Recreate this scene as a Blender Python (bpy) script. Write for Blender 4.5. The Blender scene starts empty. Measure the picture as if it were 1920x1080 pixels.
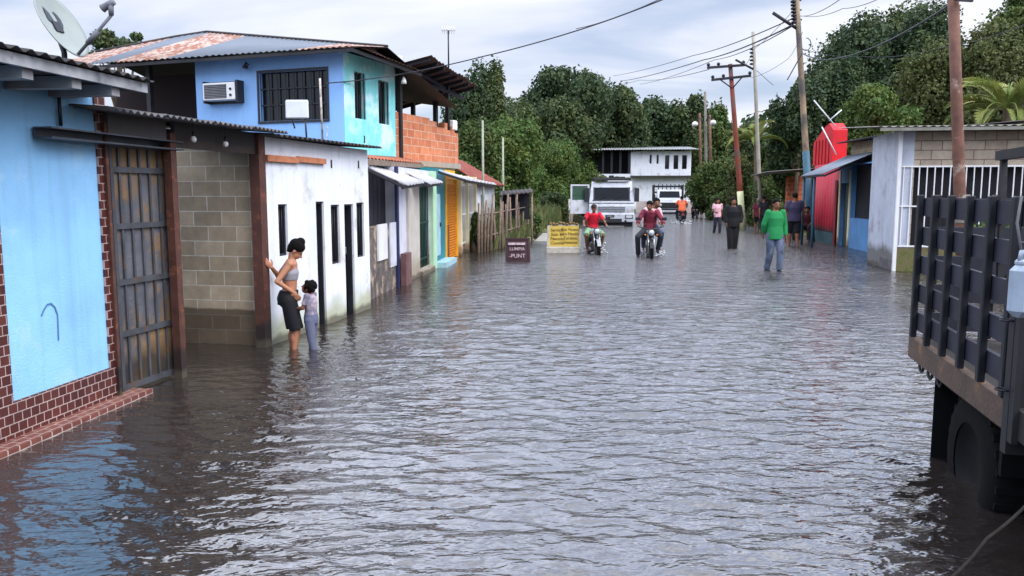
import bpy, math, random
import numpy as np
from mathutils import Vector, Matrix
R = math.radians
SC = bpy.context.scene
# ------------------------------------------------------------------ camera
CAM_H, FPX, PITCH = 1.8, 1500.0, math.atan(180 / 1500)
cam = bpy.data.cameras.new('camera'); cam_o = bpy.data.objects.new('camera', cam)
SC.collection.objects.link(cam_o)
cam_o.location = (0, 0, CAM_H); cam_o.rotation_euler = (math.pi / 2 - PITCH, 0, 0)
cam.sensor_width = 36; cam.lens = 36 * FPX / 1920; cam.clip_end = 3000; cam.clip_start = 0.05
SC.camera = cam_o
# ------------------------------------------------------------------ sky and light
SUN_EL, SUN_AZ = R(52), R(128)          # azimuth clockwise from +Y: high, to the right and behind the camera
w = bpy.data.worlds.new('World'); SC.world = w; w.use_nodes = True
nt = w.node_tree; nt.nodes.clear()
def nn(t, kind, **k):
    n = t.nodes.new(kind)
    for a, b in k.items(): setattr(n, a, b)
    return n
out = nn(nt, 'ShaderNodeOutputWorld'); sky = nn(nt, 'ShaderNodeTexSky', sky_type='NISHITA', sun_disc=False)
sky.sun_elevation = SUN_EL; sky.sun_rotation = SUN_AZ; sky.air_density = 1.0; sky.dust_density = 1.5
bg1 = nn(nt, 'ShaderNodeBackground'); bg1.inputs['Strength'].default_value = 0.11
nt.links.new(sky.outputs[0], bg1.inputs['Color'])
tc = nn(nt, 'ShaderNodeTexCoord'); sep = nn(nt, 'ShaderNodeSeparateXYZ'); nt.links.new(tc.outputs['Generated'], sep.inputs[0])
addz = nn(nt, 'ShaderNodeMath', operation='ADD'); nt.links.new(sep.outputs[2], addz.inputs[0]); addz.inputs[1].default_value = 0.16
dx = nn(nt, 'ShaderNodeMath', operation='DIVIDE'); dy = nn(nt, 'ShaderNodeMath', operation='DIVIDE')
nt.links.new(sep.outputs[0], dx.inputs[0]); nt.links.new(addz.outputs[0], dx.inputs[1])
nt.links.new(sep.outputs[1], dy.inputs[0]); nt.links.new(addz.outputs[0], dy.inputs[1])
cmb = nn(nt, 'ShaderNodeCombineXYZ'); nt.links.new(dx.outputs[0], cmb.inputs[0]); nt.links.new(dy.outputs[0], cmb.inputs[1])
mp = nn(nt, 'ShaderNodeMapping'); mp.inputs['Scale'].default_value = (0.8, 1.25, 1); mp.inputs['Rotation'].default_value = (0, 0, R(12)); mp.inputs['Location'].default_value = (1.3, 0.4, 0)
nt.links.new(cmb.outputs[0], mp.inputs[0])
n1 = nn(nt, 'ShaderNodeTexNoise'); n1.inputs['Scale'].default_value = 0.8; n1.inputs['Detail'].default_value = 7; n1.inputs['Roughness'].default_value = 0.52; n1.inputs['Distortion'].default_value = 0.5
nt.links.new(mp.outputs[0], n1.inputs['Vector'])
cr = nn(nt, 'ShaderNodeValToRGB'); nt.links.new(n1.outputs[0], cr.inputs[0])
e = cr.color_ramp.elements
e[0].position = 0.36; e[0].color = (0.46, 0.53, 0.72, 1); e[1].position = 0.62; e[1].color = (0.88, 0.90, 0.97, 1)
m_ = cr.color_ramp.elements.new(0.48); m_.color = (0.69, 0.74, 0.88, 1)
# an overcast dome is brighter overhead than at the horizon
mr = nn(nt, 'ShaderNodeMapRange'); nt.links.new(sep.outputs[2], mr.inputs[0])
mr.inputs[1].default_value = 0.22; mr.inputs[2].default_value = 0.46; mr.inputs[3].default_value = 0.69; mr.inputs[4].default_value = 2.7
mz = nn(nt, 'ShaderNodeMapRange'); nt.links.new(sep.outputs[2], mz.inputs[0])      # unseen cloud brightness shaped for the water: peak halfway up, dimmer overhead
mz.inputs[1].default_value = 0.52; mz.inputs[2].default_value = 0.95; mz.inputs[3].default_value = 1.0; mz.inputs[4].default_value = 0.5
mq = nn(nt, 'ShaderNodeMath', operation='MULTIPLY'); nt.links.new(mr.outputs[0], mq.inputs[0]); nt.links.new(mz.outputs[0], mq.inputs[1])
bg2 = nn(nt, 'ShaderNodeBackground'); nt.links.new(cr.outputs[0], bg2.inputs['Color']); nt.links.new(mq.outputs[0], bg2.inputs['Strength'])
cov = nn(nt, 'ShaderNodeMapRange'); nt.links.new(n1.outputs[0], cov.inputs[0])
cov.inputs[1].default_value = 0.3; cov.inputs[2].default_value = 0.5; cov.inputs[3].default_value = 0.5; cov.inputs[4].default_value = 0.97
mx = nn(nt, 'ShaderNodeMixShader'); nt.links.new(cov.outputs[0], mx.inputs[0]); nt.links.new(bg1.outputs[0], mx.inputs[1]); nt.links.new(bg2.outputs[0], mx.inputs[2])
nt.links.new(mx.outputs[0], out.inputs[0])
sl = bpy.data.lights.new('sun', 'SUN'); sl.energy = 1.5; sl.angle = R(35); sl.color = (1.0, 0.95, 0.88)
so = bpy.data.objects.new('sun', sl); SC.collection.objects.link(so)
sd = Vector((math.sin(SUN_AZ) * math.cos(SUN_EL), math.cos(SUN_AZ) * math.cos(SUN_EL), math.sin(SUN_EL)))
so.rotation_euler = sd.to_track_quat('Z', 'Y').to_euler()
vs = SC.view_settings; vs.view_transform = 'Standard'; vs.look = 'None'; vs.exposure = 0.75; vs.gamma = 1
SC.cycles.max_bounces = 5; SC.cycles.diffuse_bounces = 2; SC.cycles.glossy_bounces = 3; SC.cycles.transmission_bounces = 3; SC.cycles.transparent_max_bounces = 6
SC.cycles.use_denoising = True; SC.cycles.caustics_reflective = False; SC.cycles.caustics_refractive = False

# ------------------------------------------------------------------ pixel helpers (photo pixels 1920x1080)
cP, sP = math.cos(PITCH), math.sin(PITCH)
def ray(x, y):
    u = (x - 960) / FPX; v = (540 - y) / FPX
    return Vector((u, cP + v * sP, -sP + v * cP))
def G(x, y, z=0.0):
    d = ray(x, y); t = (z - CAM_H) / d.z
    return Vector((d.x * t, d.y * t, z))
def P(x, y, Y):
    d = ray(x, y); t = Y / d.y
    return Vector((d.x * t, Y, CAM_H + d.z * t))
class Fr:
    """a building's own axes: local y runs along the street away from the camera, local x to the right"""
    def __init__(s, x, y, az):
        s.o = Vector((x, y, 0)); s.az = az; a = R(az)
        s.X = Vector((math.cos(a), -math.sin(a), 0)); s.Y = Vector((math.sin(a), math.cos(a), 0)); s.rot = -a
    def onx(s, px, py, c=0.0):
        d = ray(px, py); c0 = Vector((0, 0, CAM_H)) - s.o
        t = (c - c0.dot(s.X)) / d.dot(s.X); p = c0 + d * t
        return p.dot(s.Y), p.z
    def ony(s, px, py, c=0.0):
        d = ray(px, py); c0 = Vector((0, 0, CAM_H)) - s.o
        t = (c - c0.dot(s.Y)) / d.dot(s.Y); p = c0 + d * t
        return p.dot(s.X), p.z
    def loc(s, v):
        q = Vector(v) - s.o
        return (q.dot(s.X), q.dot(s.Y), q.z)
    def w(s, x, y, z=0): return s.o + s.X * x + s.Y * y + Vector((0, 0, z))

# ------------------------------------------------------------------ objects
COL = SC.collection
def tag(o, label=None, cat=None, group=None, kind=None):
    if label: o['label'] = label
    if cat: o['category'] = cat
    if group: o['group'] = group
    if kind: o['kind'] = kind
    return o
def thing(name, label, cat, loc=(0, 0, 0), rotz=0.0, group=None, rot=None):
    o = bpy.data.objects.new(name, None); COL.objects.link(o); o.location = loc
    o.rotation_euler = rot if rot else (0, 0, rotz); o.empty_display_size = 0.1
    return tag(o, label, cat, group)
def frthing(name, label, cat, fr, group=None): return thing(name, label, cat, fr.o, fr.rot, group)
class MB:
    def __init__(s): s.v = []; s.f = []; s.m = []; s.sm = []
    def add(s, vs, fs, mi=0, smooth=False):
        b = len(s.v); s.v.extend([tuple(v) for v in vs])
        for f in fs: s.f.append(tuple(b + i for i in f)); s.m.append(mi); s.sm.append(smooth)
        return s
    def quad(s, a, b, c, d, mi=0): return s.add([a, b, c, d], [(0, 1, 2, 3)], mi)
    def box(s, x0, x1, y0, y1, z0, z1, mi=0, skip=''):
        vs = [(x0, y0, z0), (x1, y0, z0), (x1, y1, z0), (x0, y1, z0), (x0, y0, z1), (x1, y0, z1), (x1, y1, z1), (x0, y1, z1)]
        F = {'b': (0, 3, 2, 1), 't': (4, 5, 6, 7), 's': (0, 1, 5, 4), 'e': (1, 2, 6, 5), 'n': (2, 3, 7, 6), 'w': (3, 0, 4, 7)}
        return s.add(vs, [F[k] for k in F if k not in skip], mi)
    def rbox(s, c, sz, rot=None, mi=0, bev=0.0):
        """box with centre c, size sz, optional 3x3 rotation, chamfered by bev"""
        hx, hy, hz = sz[0] / 2, sz[1] / 2, sz[2] / 2
        if bev <= 0:
            vs = [(i * hx, j * hy, k * hz) for k in (-1, 1) for j in (-1, 1) for i in (-1, 1)]
            fs = [(0, 2, 3, 1), (4, 5, 7, 6), (0, 1, 5, 4), (1, 3, 7, 5), (3, 2, 6, 7), (2, 0, 4, 6)]
        else:
            bev = min(bev, hx * .9, hy * .9, hz * .9)
            vs = []; idx = {}
            for i in (-1, 1):
                for j in (-1, 1):
                    for k in (-1, 1):
                        for a in range(3):
                            p = [i * (hx - (bev if a != 0 else 0)), j * (hy - (bev if a != 1 else 0)), k * (hz - (bev if a != 2 else 0))]
                            idx[(i, j, k, a)] = len(vs); vs.append(tuple(p))
            fs = []
            for a in range(3):
                b_, c_ = [q for q in range(3) if q != a]
                for sg in (-1, 1):
                    loop = []
                    for (p, q) in ((-1, -1), (1, -1), (1, 1), (-1, 1)):
                        t = [0, 0, 0]; t[a] = sg; t[b_] = p; t[c_] = q
                        loop.append(idx[(t[0], t[1], t[2], a)])
                    fs.append(tuple(loop))
            for a in range(3):
                b_, c_ = [q for q in range(3) if q != a]
                for p in (-1, 1):
                    for q in (-1, 1):
                        l = []
                        for sg, ax in ((-1, b_), (1, b_), (1, c_), (-1, c_)):
                            t = [0, 0, 0]; t[a] = sg; t[b_] = p; t[c_] = q
                            l.append(idx[(t[0], t[1], t[2], ax)])
                        fs.append(tuple(l))
            for i in (-1, 1):
                for j in (-1, 1):
                    for k in (-1, 1): fs.append(tuple(idx[(i, j, k, a)] for a in range(3)))
        M = rot if rot is not None else Matrix.Identity(3); c = Vector(c)
        return s.add([tuple(M @ Vector(v) + c) for v in vs], fs, mi)
    def bar(s, a, b, wd, ht, mi=0, up=(0, 0, 1), bev=0.0):
        a, b = Vector(a), Vector(b); d = b - a; L = d.length; d = d.normalized()
        up = Vector(up)
        if abs(d.dot(up)) > .98: up = Vector((1, 0, 0))
        r = d.cross(up).normalized(); u = r.cross(d)
        return s.rbox((a + b) / 2, (wd, L, ht), Matrix((r, d, u)).transposed(), mi, bev)
    def tube(s, pts, r, n=8, mi=0, cap=True):
        pts = [Vector(p) for p in pts]; k = len(pts)
        rs = list(r) if hasattr(r, '__len__') else [r] * k
        vs = []; prev = None
        for i, p in enumerate(pts):
            d = (pts[min(i + 1, k - 1)] - pts[max(i - 1, 0)]).normalized()
            if prev is None:
                up = Vector((0, 0, 1)) if abs(d.z) < .95 else Vector((1, 0, 0)); x = d.cross(up).normalized()
            else: x = (prev - d * prev.dot(d)).normalized()
            prev = x; y = d.cross(x)
            for j in range(n):
                a = 2 * math.pi * j / n; vs.append(p + (x * math.cos(a) + y * math.sin(a)) * rs[i])
        fs = [(i * n + j, i * n + (j + 1) % n, (i + 1) * n + (j + 1) % n, (i + 1) * n + j) for i in range(k - 1) for j in range(n)]
        if cap: fs += [tuple(range(n))[::-1], tuple((k - 1) * n + j for j in range(n))]
        return s.add(vs, fs, mi, True)
    def lathe(s, c, axis, prof, n=20, mi=0, ref=None):
        """prof = [(distance along axis, radius)]"""
        c = Vector(c); ax = Vector(axis).normalized(); up = Vector((0, 0, 1)) if abs(ax.z) < .9 else Vector((1, 0, 0))
        x = ax.cross(up).normalized(); y = ax.cross(x); vs = []
        for t, r in prof:
            for j in range(n):
                a = 2 * math.pi * j / n; vs.append(c + ax * t + (x * math.cos(a) + y * math.sin(a)) * max(r, 1e-4))
        k = len(prof)
        fs = [(i * n + j, i * n + (j + 1) % n, (i + 1) * n + (j + 1) % n, (i + 1) * n + j) for i in range(k - 1) for j in range(n)]
        return s.add(vs, fs, mi, True)
    def ell(s, c, r, n=14, mi=0, rot=None):
        c = Vector(c); M = rot if rot is not None else Matrix.Identity(3); vs = []; k = max(6, n // 2 + 2)
        for i in range(k + 1):
            t = math.pi * i / k
            for j in range(n):
                a = 2 * math.pi * j / n
                vs.append(M @ Vector((r[0] * math.sin(t) * math.cos(a), r[1] * math.sin(t) * math.sin(a), r[2] * math.cos(t))) + c)
        fs = [(i * n + j, (i + 1) * n + j, (i + 1) * n + (j + 1) % n, i * n + (j + 1) % n) for i in range(k) for j in range(n)]
        return s.add(vs, fs, mi, True)
    def loft(s, rings, n=16, mi=0):
        """rings = [((x,y,z), rx, ry)] stacked upwards"""
        vs = []
        for c, rx, ry in rings:
            for j in range(n):
                a = 2 * math.pi * j / n; vs.append((c[0] + rx * math.cos(a), c[1] + ry * math.sin(a), c[2]))
        k = len(rings)
        fs = [(i * n + j, i * n + (j + 1) % n, (i + 1) * n + (j + 1) % n, (i + 1) * n + j) for i in range(k - 1) for j in range(n)]
        fs += [tuple(range(n))[::-1], tuple((k - 1) * n + j for j in range(n))]
        return s.add(vs, fs, mi, True)
    def facade(s, p0, U, N, wd, ht, ops, depth=.12, mi=0, mr=None, V=(0, 0, 1)):
        """a wall face with real openings: ops = [(u0,u1,v0,v1)]; N points outward, reveals go depth inward"""
        p0, U, N, V = Vector(p0), Vector(U), Vector(N), Vector(V); mr = mi if mr is None else mr
        us = sorted({0, wd, *[min(max(o[i], 0), wd) for o in ops for i in (0, 1)]}); vs_ = sorted({0, ht, *[min(max(o[i], 0), ht) for o in ops for i in (2, 3)]})
        flip = U.cross(V).dot(N) < 0
        def q(a, b, c, d, m):
            s.quad(*((d, c, b, a) if flip else (a, b, c, d)), m)
        pt = lambda u, v, dd=0: p0 + U * u + V * v - N * dd
        for i in range(len(us) - 1):
            for j in range(len(vs_) - 1):
                cu, cv = (us[i] + us[i + 1]) / 2, (vs_[j] + vs_[j + 1]) / 2
                if any(o[0] < cu < o[1] and o[2] < cv < o[3] for o in ops): continue
                q(pt(us[i], vs_[j]), pt(us[i + 1], vs_[j]), pt(us[i + 1], vs_[j + 1]), pt(us[i], vs_[j + 1]), mi)
        for u0, u1, v0, v1 in ops:
            q(pt(u0, v0), pt(u0, v0, depth), pt(u1, v0, depth), pt(u1, v0), mr)
            q(pt(u0, v1, depth), pt(u0, v1), pt(u1, v1), pt(u1, v1, depth), mr)
            q(pt(u0, v0, depth), pt(u0, v0), pt(u0, v1), pt(u0, v1, depth), mr)
            q(pt(u1, v0), pt(u1, v0, depth), pt(u1, v1, depth), pt(u1, v1), mr)
        return s
    def corr(s, a, b, c, d, waves, amp=.012, th=.004, mi=0, segs=1, sag=0.0, jag=0.0, rnd=None):
        """corrugated sheet: a->b is the edge the corrugation runs across, a->d along the ridges"""
        a, b, c, d = map(Vector, (a, b, c, d)); n = waves * 6; vs = []
        nrm = (b - a).cross(d - a).normalized()
        if nrm.z < 0: nrm = -nrm
        rnd = rnd or random.Random(3); jit = [rnd.uniform(-jag, jag) for _ in range(n // 12 + 2)]
        for lay in (0, 1):
            for j in range(segs + 1):
                v = j / segs
                for i in range(n + 1):
                    u = i / n; vv = v + (jit[i // 12] if v in (0, 1) else 0)
                    p = (a.lerp(b, u)).lerp(d.lerp(c, u), vv)
                    vs.append(p + nrm * (amp * math.sin(2 * math.pi * waves * u) - lay * th) - Vector((0, 0, sag * math.sin(math.pi * u) * math.sin(math.pi * min(max(vv, 0), 1)))))
        W = n + 1; H = segs + 1; off = W * H; fs = []
        for j in range(segs):
            for i in range(n):
                q = j * W + i; fs.append((q, q + 1, q + W + 1, q + W)); fs.append((off + q, off + q + W, off + q + W + 1, off + q + 1))
        for i in range(n):
            fs.append((i, off + i, off + i + 1, i + 1)); q = segs * W + i; fs.append((q, q + 1, off + q + 1, off + q))
        for j in range(segs):
            q = j * W; fs.append((q, q + W, off + q + W, off + q)); q += n; fs.append((q, off + q, off + q + W, q + W))
        return s.add(vs, fs, mi, True)
    def build(s, name, mats, parent=None, smooth=None, label=None, loc=None):
        me = bpy.data.meshes.new(name)
        me.from_pydata([tuple(v) for v in s.v], [], s.f); mats = mats if isinstance(mats, (list, tuple)) else [mats]
        for m in mats: me.materials.append(m)
        me.polygons.foreach_set('material_index', s.m)
        me.polygons.foreach_set('use_smooth', s.sm if smooth is None else [smooth] * len(s.f)); me.update()
        o = bpy.data.objects.new(name, me); COL.objects.link(o); o.parent = parent
        if loc is not None: o.location = loc
        if label: o['label'] = label
        return o
def copy_tree(o, parent=None):
    c = o.copy(); COL.objects.link(c); c.parent = parent
    for ch in list(o.children): copy_tree(ch, c)
    return c
def remeshed(mb, name, mat, parent, voxel, smooth_it=3, label=None):
    """join overlapping closed shapes into one continuous surface"""
    o = mb.build('tmp', mat, None)
    m = o.modifiers.new('r', 'REMESH'); m.mode = 'VOXEL'; m.voxel_size = voxel; m.use_smooth_shade = True
    if smooth_it:
        m2 = o.modifiers.new('s', 'SMOOTH'); m2.factor = .5; m2.iterations = smooth_it
    dg = bpy.context.evaluated_depsgraph_get(); dg.update()
    me = bpy.data.meshes.new_from_object(o.evaluated_get(dg)); me.name = name
    bpy.data.objects.remove(o)
    me.materials.clear(); me.materials.append(mat)
    me.polygons.foreach_set('use_smooth', [True] * len(me.polygons))
    n = bpy.data.objects.new(name, me); COL.objects.link(n); n.parent = parent
    if label: n['label'] = label
    return n

# ------------------------------------------------------------------ materials
def c3(r, g, b):     # sRGB 0-255 to linear
    f = lambda q: ((q / 255 + .055) / 1.055) ** 2.4 if q > 10 else q / 255 / 12.92
    return (f(r), f(g), f(b), 1)
MATS = {}
def mat(name, col, rough=.7, var=.18, scale=4.0, bump=.0, bscale=30, metal=0.0, spec=.4, stain=None, streak=0.0, island=0.0, coat=0.0, patch=None):
    """stain = (colour, height it reaches, softness): a tide mark and damp above the flood; patch = (colour, amount, scale)"""
    if name in MATS: return MATS[name]
    m = bpy.data.materials.new(name); m.use_nodes = True; t = m.node_tree; b = t.nodes['Principled BSDF']
    L = t.links.new
    b.inputs['Roughness'].default_value = rough; b.inputs['Metallic'].default_value = metal; b.inputs['Specular IOR Level'].default_value = spec
    if coat: b.inputs['Coat Weight'].default_value = coat
    co = nn(t, 'ShaderNodeTexCoord')
    no = nn(t, 'ShaderNodeTexNoise'); no.inputs['Scale'].default_value = scale; no.inputs['Detail'].default_value = 6; no.inputs['Roughness'].default_value = .6
    L(co.outputs['Object'], no.inputs['Vector'])
    def mix(fac, a, bcol, blend='MIX'):
        x = nn(t, 'ShaderNodeMix', data_type='RGBA', blend_type=blend)
        if isinstance(fac, (int, float)): x.inputs[0].default_value = fac
        else: L(fac, x.inputs[0])
        for inp, q in ((x.inputs[6], a), (x.inputs[7], bcol)):
            if hasattr(q, 'links') or hasattr(q, 'is_linked'): L(q, inp)
            else: inp.default_value = q
        return x.outputs[2]
    def ramp(src, a, b_, lo=0., hi=1.):
        x = nn(t, 'ShaderNodeMapRange'); L(src, x.inputs[0]); x.inputs[1].default_value = a; x.inputs[2].default_value = b_; x.inputs[3].default_value = lo; x.inputs[4].default_value = hi
        return x.outputs[0]
    dark = tuple(q * (1 - var * 1.6) for q in col[:3]) + (1,); light = tuple(min(1, q * (1 + var)) for q in col[:3]) + (1,)
    cur = mix(ramp(no.outputs[0], .3, .7), dark, light)
    if island:
        ge = nn(t, 'ShaderNodeNewGeometry'); hs = nn(t, 'ShaderNodeHueSaturation'); L(cur, hs.inputs['Color'])
        L(ramp(ge.outputs['Random Per Island'], 0, 1, 1 - island, 1 + island), hs.inputs['Value']); L(ramp(ge.outputs['Random Per Island'], 0, 1, .48, .52), hs.inputs['Hue']); cur = hs.outputs[0]
    if patch:
        n2 = nn(t, 'ShaderNodeTexNoise'); n2.inputs['Scale'].default_value = patch[2]; n2.inputs['Detail'].default_value = 8; n2.inputs['Roughness'].default_value = .65
        L(co.outputs['Object'], n2.inputs['Vector']); th = 1 - patch[1]
        cur = mix(ramp(n2.outputs[0], .25 + .5 * th - .05, .25 + .5 * th + .05), cur, patch[0])
    if streak:
        mpn = nn(t, 'ShaderNodeMapping'); mpn.inputs['Scale'].default_value = (9, 9, .5); L(co.outputs['Object'], mpn.inputs[0])
        n3 = nn(t, 'ShaderNodeTexNoise'); n3.inputs['Scale'].default_value = 1.0; n3.inputs['Detail'].default_value = 5; L(mpn.outputs[0], n3.inputs['Vector'])
        cur = mix(ramp(n3.outputs[0], .5, .75, 0, streak), cur, tuple(q * .35 for q in col[:3]) + (1,))
    if stain:
        sx = nn(t, 'ShaderNodeSeparateXYZ'); L(co.outputs['Object'], sx.inputs[0])
        n4 = nn(t, 'ShaderNodeTexNoise'); n4.inputs['Scale'].default_value = 3.5; n4.inputs['Detail'].default_value = 6; L(co.outputs['Object'], n4.inputs['Vector'])
        ad = nn(t, 'ShaderNodeMath', operation='MULTIPLY_ADD'); L(n4.outputs[0], ad.inputs[0]); ad.inputs[1].default_value = -stain[2] * 1.6; L(sx.outputs[2], ad.inputs[2])
        cur = mix(ramp(ad.outputs[0], stain[1] - stain[2] * 1.2, stain[1] - stain[2] * .2, .85, 0), cur, stain[0])
        ad3 = nn(t, 'ShaderNodeMath', operation='MULTIPLY_ADD'); L(n4.outputs[0], ad3.inputs[0]); ad3.inputs[1].default_value = -.16; L(sx.outputs[2], ad3.inputs[2])
        cur = mix(ramp(ad3.outputs[0], -.03, .03, .8, 0), cur, c3(78, 72, 60))     # soaked, muddy band just above the flood
    L(cur, b.inputs['Base Color'])
    L(ramp(no.outputs[0], .2, .8, max(.02, rough - .1), min(1, rough + .1)), b.inputs['Roughness'])
    if bump:
        nb = nn(t, 'ShaderNodeTexNoise'); nb.inputs['Scale'].default_value = bscale; nb.inputs['Detail'].default_value = 4; L(co.outputs['Object'], nb.inputs['Vector'])
        bp = nn(t, 'ShaderNodeBump'); bp.inputs['Strength'].default_value = bump; bp.inputs['Distance'].default_value = .02; L(nb.outputs[0], bp.inputs['Height']); L(bp.outputs[0], b.inputs['Normal'])
    MATS[name] = m; return m
def brickmat(name, axes, c1, c2, mortar, bw, bh, ms=.012, rough=.8, stain=None, bump=.6, offset=.5, squash=1.0, lime=0.0, shift=(0, 0)):
    if name in MATS: return MATS[name]
    m = mat(name, c1, rough); t = m.node_tree; L = t.links.new; b = t.nodes['Principled BSDF']
    co = nn(t, 'ShaderNodeTexCoord'); sx = nn(t, 'ShaderNodeSeparateXYZ'); L(co.outputs['Object'], sx.inputs[0])
    cb = nn(t, 'ShaderNodeCombineXYZ'); ax = {'x': 0, 'y': 1, 'z': 2}; L(sx.outputs[ax[axes[0]]], cb.inputs[0]); L(sx.outputs[ax[axes[1]]], cb.inputs[1])
    mpn = nn(t, 'ShaderNodeMapping'); mpn.inputs['Location'].default_value = (shift[0], shift[1], 0); L(cb.outputs[0], mpn.inputs[0])
    br = nn(t, 'ShaderNodeTexBrick'); L(mpn.outputs[0], br.inputs['Vector']); br.offset = offset; br.squash = squash
    br.inputs['Color1'].default_value = c1; br.inputs['Color2'].default_value = c2; br.inputs['Mortar'].default_value = mortar
    br.inputs['Scale'].default_value = 1; br.inputs['Mortar Size'].default_value = ms; br.inputs['Mortar Smooth'].default_value = .15; br.inputs['Brick Width'].default_value = bw; br.inputs['Row Height'].default_value = bh
    no = nn(t, 'ShaderNodeTexNoise'); no.inputs['Scale'].default_value = 5; no.inputs['Detail'].default_value = 8; no.inputs['Roughness'].default_value = .7; L(co.outputs['Object'], no.inputs['Vector'])
    mr_ = nn(t, 'ShaderNodeMapRange'); L(no.outputs[0], mr_.inputs[0]); mr_.inputs[1].default_value = .3; mr_.inputs[2].default_value = .7; mr_.inputs[3].default_value = .72; mr_.inputs[4].default_value = 1.15
    mu = nn(t, 'ShaderNodeMix', data_type='RGBA', blend_type='MULTIPLY'); mu.inputs[0].default_value = 1; L(br.outputs[0], mu.inputs[6]); L(mr_.outputs[0], mu.inputs[7]); cur = mu.outputs[2]
    if stain:
        n4 = nn(t, 'ShaderNodeTexNoise'); n4.inputs['Scale'].default_value = 2.5; n4.inputs['Detail'].default_value = 6; L(co.outputs['Object'], n4.inputs['Vector'])
        ad = nn(t, 'ShaderNodeMath', operation='MULTIPLY_ADD'); L(n4.outputs[0], ad.inputs[0]); ad.inputs[1].default_value = -stain[2]; L(sx.outputs[2], ad.inputs[2])
        m4 = nn(t, 'ShaderNodeMapRange'); L(ad.outputs[0], m4.inputs[0]); m4.inputs[1].default_value = stain[1] - stain[2] * .6; m4.inputs[2].default_value = stain[1] - stain[2] * .4; m4.inputs[3].default_value = .8; m4.inputs[4].default_value = 0
        x = nn(t, 'ShaderNodeMix', data_type='RGBA'); L(m4.outputs[0], x.inputs[0]); L(cur, x.inputs[6]); x.inputs[7].default_value = stain[0]; cur = x.outputs[2]
    L(cur, b.inputs['Base Color'])
    bp = nn(t, 'ShaderNodeBump'); bp.invert = True; bp.inputs['Strength'].default_value = bump; bp.inputs['Distance'].default_value = .015
    ad2 = nn(t, 'ShaderNodeMath', operation='MULTIPLY_ADD'); L(no.outputs[0], ad2.inputs[0]); ad2.inputs[1].default_value = .4; L(br.outputs['Fac'], ad2.inputs[2]); L(ad2.outputs[0], bp.inputs['Height']); L(bp.outputs[0], b.inputs['Normal'])
    return m

GREEN_STAIN = c3(128, 138, 92)
blue_wall = mat('blue_plaster', c3(146, 202, 246), .75, .09, 1.6, .2, 60, streak=.22, patch=(c3(172, 212, 244), .34, 1.1))
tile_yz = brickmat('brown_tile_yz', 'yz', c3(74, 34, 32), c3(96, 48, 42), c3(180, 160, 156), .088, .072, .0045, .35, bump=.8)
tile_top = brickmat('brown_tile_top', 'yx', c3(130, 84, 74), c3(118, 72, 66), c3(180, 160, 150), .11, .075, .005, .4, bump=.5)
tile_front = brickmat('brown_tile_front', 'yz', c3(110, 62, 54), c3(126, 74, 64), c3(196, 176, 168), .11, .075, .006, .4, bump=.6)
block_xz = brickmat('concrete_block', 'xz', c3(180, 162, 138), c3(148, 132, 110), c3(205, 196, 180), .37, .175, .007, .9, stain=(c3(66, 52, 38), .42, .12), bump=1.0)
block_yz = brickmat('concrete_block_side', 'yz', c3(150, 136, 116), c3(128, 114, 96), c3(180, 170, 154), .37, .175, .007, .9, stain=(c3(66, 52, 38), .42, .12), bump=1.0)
clay_yz = brickmat('clay_block', 'yz', c3(204, 132, 96), c3(184, 108, 76), c3(206, 178, 156), .4, .2, .010, .85, bump=.9)
clay_xz = brickmat('clay_block_front', 'xz', c3(190, 100, 60), c3(170, 82, 50), c3(196, 166, 140), .3, .2, .010, .85, bump=.9)
grey_block = brickmat('pale_block', 'xz', c3(178, 164, 148), c3(160, 146, 130), c3(120, 98, 88), .44, .21, .010, .9, bump=.9)
white_wall = mat('white_plaster', c3(226, 230, 238), .8, .05, 2.2, .2, 50, streak=.2, stain=(c3(168, 172, 140), .26, .30), patch=(c3(196, 196, 196), .3, 1.6))
white_paint = mat('white_paint', c3(225, 226, 228), .5, .05, 3, streak=.1)
grey_wall = mat('grey_white_render', c3(184, 190, 204), .8, .1, 2.5, .3, 40, streak=.3, patch=(c3(150, 152, 160), .3, 1.6), stain=(c3(86, 84, 76), .45, .2))
concrete = mat('concrete', c3(150, 146, 138), .85, .15, 3, .3, 40)
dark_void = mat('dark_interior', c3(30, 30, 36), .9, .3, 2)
dark_metal = mat('dark_metal', c3(44, 44, 50), .5, .2, 8, metal=.3)
black_paint = mat('black_paint', c3(24, 26, 32), .45, .2, 6, patch=(c3(48, 48, 52), .25, 5))
rust_post = mat('rusty_brown_steel', c3(84, 52, 44), .75, .25, 6, .3, 50, patch=(c3(122, 72, 50), .3, 7), stain=(c3(30, 26, 26), .3, .1))
zinc = mat('zinc_sheet', c3(112, 118, 128), .65, .12, 1.5, metal=.15, patch=(c3(150, 112, 90), .22, 1.6))
zinc_roof = mat('zinc_roof', c3(104, 112, 124), .6, .08, .7, metal=.2)
rust_roof = mat('rusted_roof', c3(172, 156, 148), .8, .12, 2, patch=(c3(140, 94, 76), .5, 4.5))
dark_roof = mat('dark_sheet', c3(54, 52, 54), .7, .2, 3, metal=.2, patch=(c3(86, 60, 50), .3, 3))
rust_dark = mat('dark_rust_sheet', c3(66, 44, 40), .8, .2, 3, metal=.1, patch=(c3(104, 64, 50), .35, 3))
wood = mat('grey_wood', c3(126, 108, 96), .85, .25, 8, .4, 40, island=.15)
wood_dark = mat('dark_wood', c3(36, 36, 46), .85, .3, 6, .3, 40, streak=.4)
glass_dark = mat('dark_glass', c3(16, 18, 22), .12, .2, 3, spec=.6)
orange_wood = mat('orange_board', c3(190, 122, 88), .8, .2, 8, .3)
rubber = mat('rubber', c3(13, 13, 15), .85, .2, 10, spec=.15)
chrome = mat('bright_metal', c3(170, 172, 176), .3, .1, 5, metal=.8)
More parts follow.
